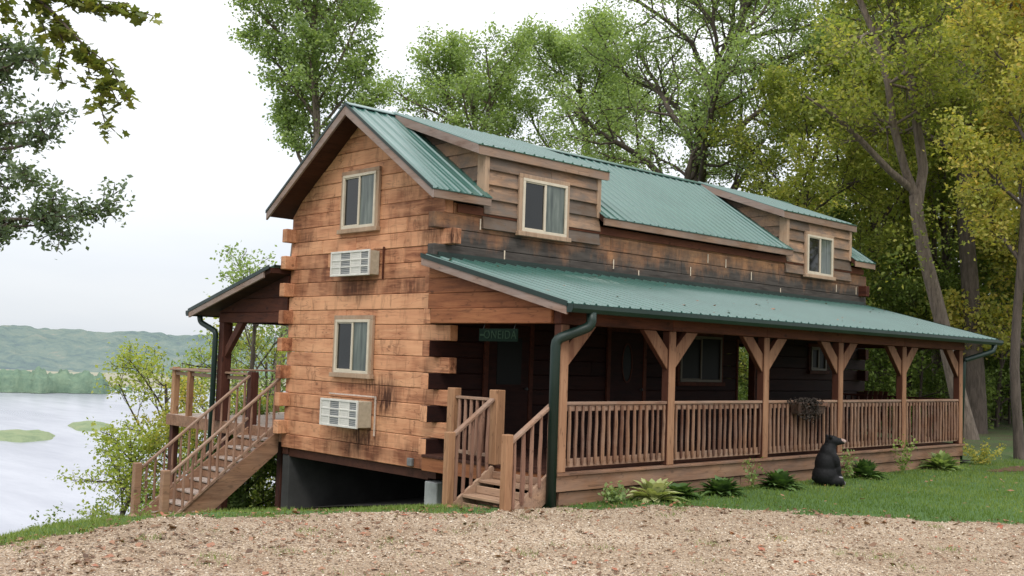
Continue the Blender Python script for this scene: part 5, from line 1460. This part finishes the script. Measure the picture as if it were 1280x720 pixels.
t_ = NT('stone'); c_ = t_.ramp(t_.rnd(), [(0,(.12,.085,.055)), (.2,(.29,.20,.13)), (.5,(.43,.325,.225)), (.8,(.54,.435,.315)), (1,(.69,.62,.52))]); me.materials.append(t_.done(t_.principled(c_, .85)))
tag(place('gravel_stones', me, (0,0,0)), 'loose tan and cream stones of the gravel drive', 'gravel stones', kind='stuff')

# ------------------------------------------------------------------ light
SUN_EL, SUN_AZ = 50, 132      # azimuth: direction the light comes from, degrees clockwise from +y
world = bpy.data.worlds.new('World'); scene.world = world; world.use_nodes = True
wn, wl = world.node_tree.nodes, world.node_tree.links; wn.clear()
out = wn.new('ShaderNodeOutputWorld'); bg = wn.new('ShaderNodeBackground'); sky = wn.new('ShaderNodeTexSky')
sky.sky_type = 'NISHITA'; sky.sun_disc = False; sky.sun_elevation = rad(SUN_EL); sky.sun_rotation = rad(SUN_AZ); sky.air_density = 1.0; sky.dust_density = 3.0
bg.inputs['Strength'].default_value = .15
# overcast deck: bright cloud layer, greyer toward the horizon, mixed over the clear sky
tc = wn.new('ShaderNodeTexCoord'); sep = wn.new('ShaderNodeSeparateXYZ'); wl.new(tc.outputs['Generated'], sep.inputs[0])
cr = wn.new('ShaderNodeValToRGB'); cr.color_ramp.elements[0].position = .0; cr.color_ramp.elements[0].color = (.86,.90,.94,1)
cr.color_ramp.elements[1].position = .45; cr.color_ramp.elements[1].color = (1,1,1,1)
e = cr.color_ramp.elements.new(.12); e.color = (.93,.95,.985,1)
wl.new(sep.outputs[2], cr.inputs['Fac'])
nz = wn.new('ShaderNodeTexNoise'); nz.inputs['Scale'].default_value = 2.2; nz.inputs['Detail'].default_value = 5
mp_ = wn.new('ShaderNodeMapping'); mp_.inputs['Scale'].default_value = (1,1,4); wl.new(tc.outputs['Generated'], mp_.inputs[0]); wl.new(mp_.outputs[0], nz.inputs['Vector'])
r2 = wn.new('ShaderNodeValToRGB'); r2.color_ramp.elements[0].position = .35; r2.color_ramp.elements[0].color = (.90,.92,.95,1); r2.color_ramp.elements[1].position = .6; r2.color_ramp.elements[1].color = (1,1,1,1)
wl.new(nz.outputs['Fac'], r2.inputs['Fac'])
ml = wn.new('ShaderNodeMix'); ml.data_type = 'RGBA'; ml.blend_type = 'MULTIPLY'; ml.inputs[0].default_value = 1; wl.new(cr.outputs[0], ml.inputs[6]); wl.new(r2.outputs[0], ml.inputs[7])
el = wn.new('ShaderNodeMapRange'); el.inputs['From Min'].default_value = .0; el.inputs['From Max'].default_value = .8; el.inputs['To Min'].default_value = 6.7; el.inputs['To Max'].default_value = 14.5
wl.new(sep.outputs[2], el.inputs['Value'])
sc_ = wn.new('ShaderNodeVectorMath'); sc_.operation = 'SCALE'; wl.new(ml.outputs[2], sc_.inputs[0]); wl.new(el.outputs[0], sc_.inputs['Scale'])
mx = wn.new('ShaderNodeMix'); mx.data_type = 'RGBA'; mx.inputs[0].default_value = .90; wl.new(sky.outputs[0], mx.inputs[6]); wl.new(sc_.outputs[0], mx.inputs[7])
wl.new(mx.outputs[2], bg.inputs['Color']); wl.new(bg.outputs[0], out.inputs['Surface'])
sun = bpy.data.lights.new('sun', 'SUN'); sun.energy = 1.5; sun.angle = rad(14); sun.color = (1, .96, .9)
so = bpy.data.objects.new('sun', sun); COL.objects.link(so)
dv = Vector((math.sin(rad(SUN_AZ))*math.cos(rad(SUN_EL)), math.cos(rad(SUN_AZ))*math.cos(rad(SUN_EL)), math.sin(rad(SUN_EL))))
so.rotation_euler = dv.to_track_quat('Z', 'Y').to_euler()

scene.view_settings.view_transform = 'Standard'; scene.view_settings.look = 'None'; scene.view_settings.exposure = 0; scene.view_settings.gamma = 1
scene.cycles.use_denoising = True
scene.cycles.max_bounces = 6; scene.cycles.transparent_max_bounces = 4; scene.cycles.diffuse_bounces = 3; scene.cycles.glossy_bounces = 3
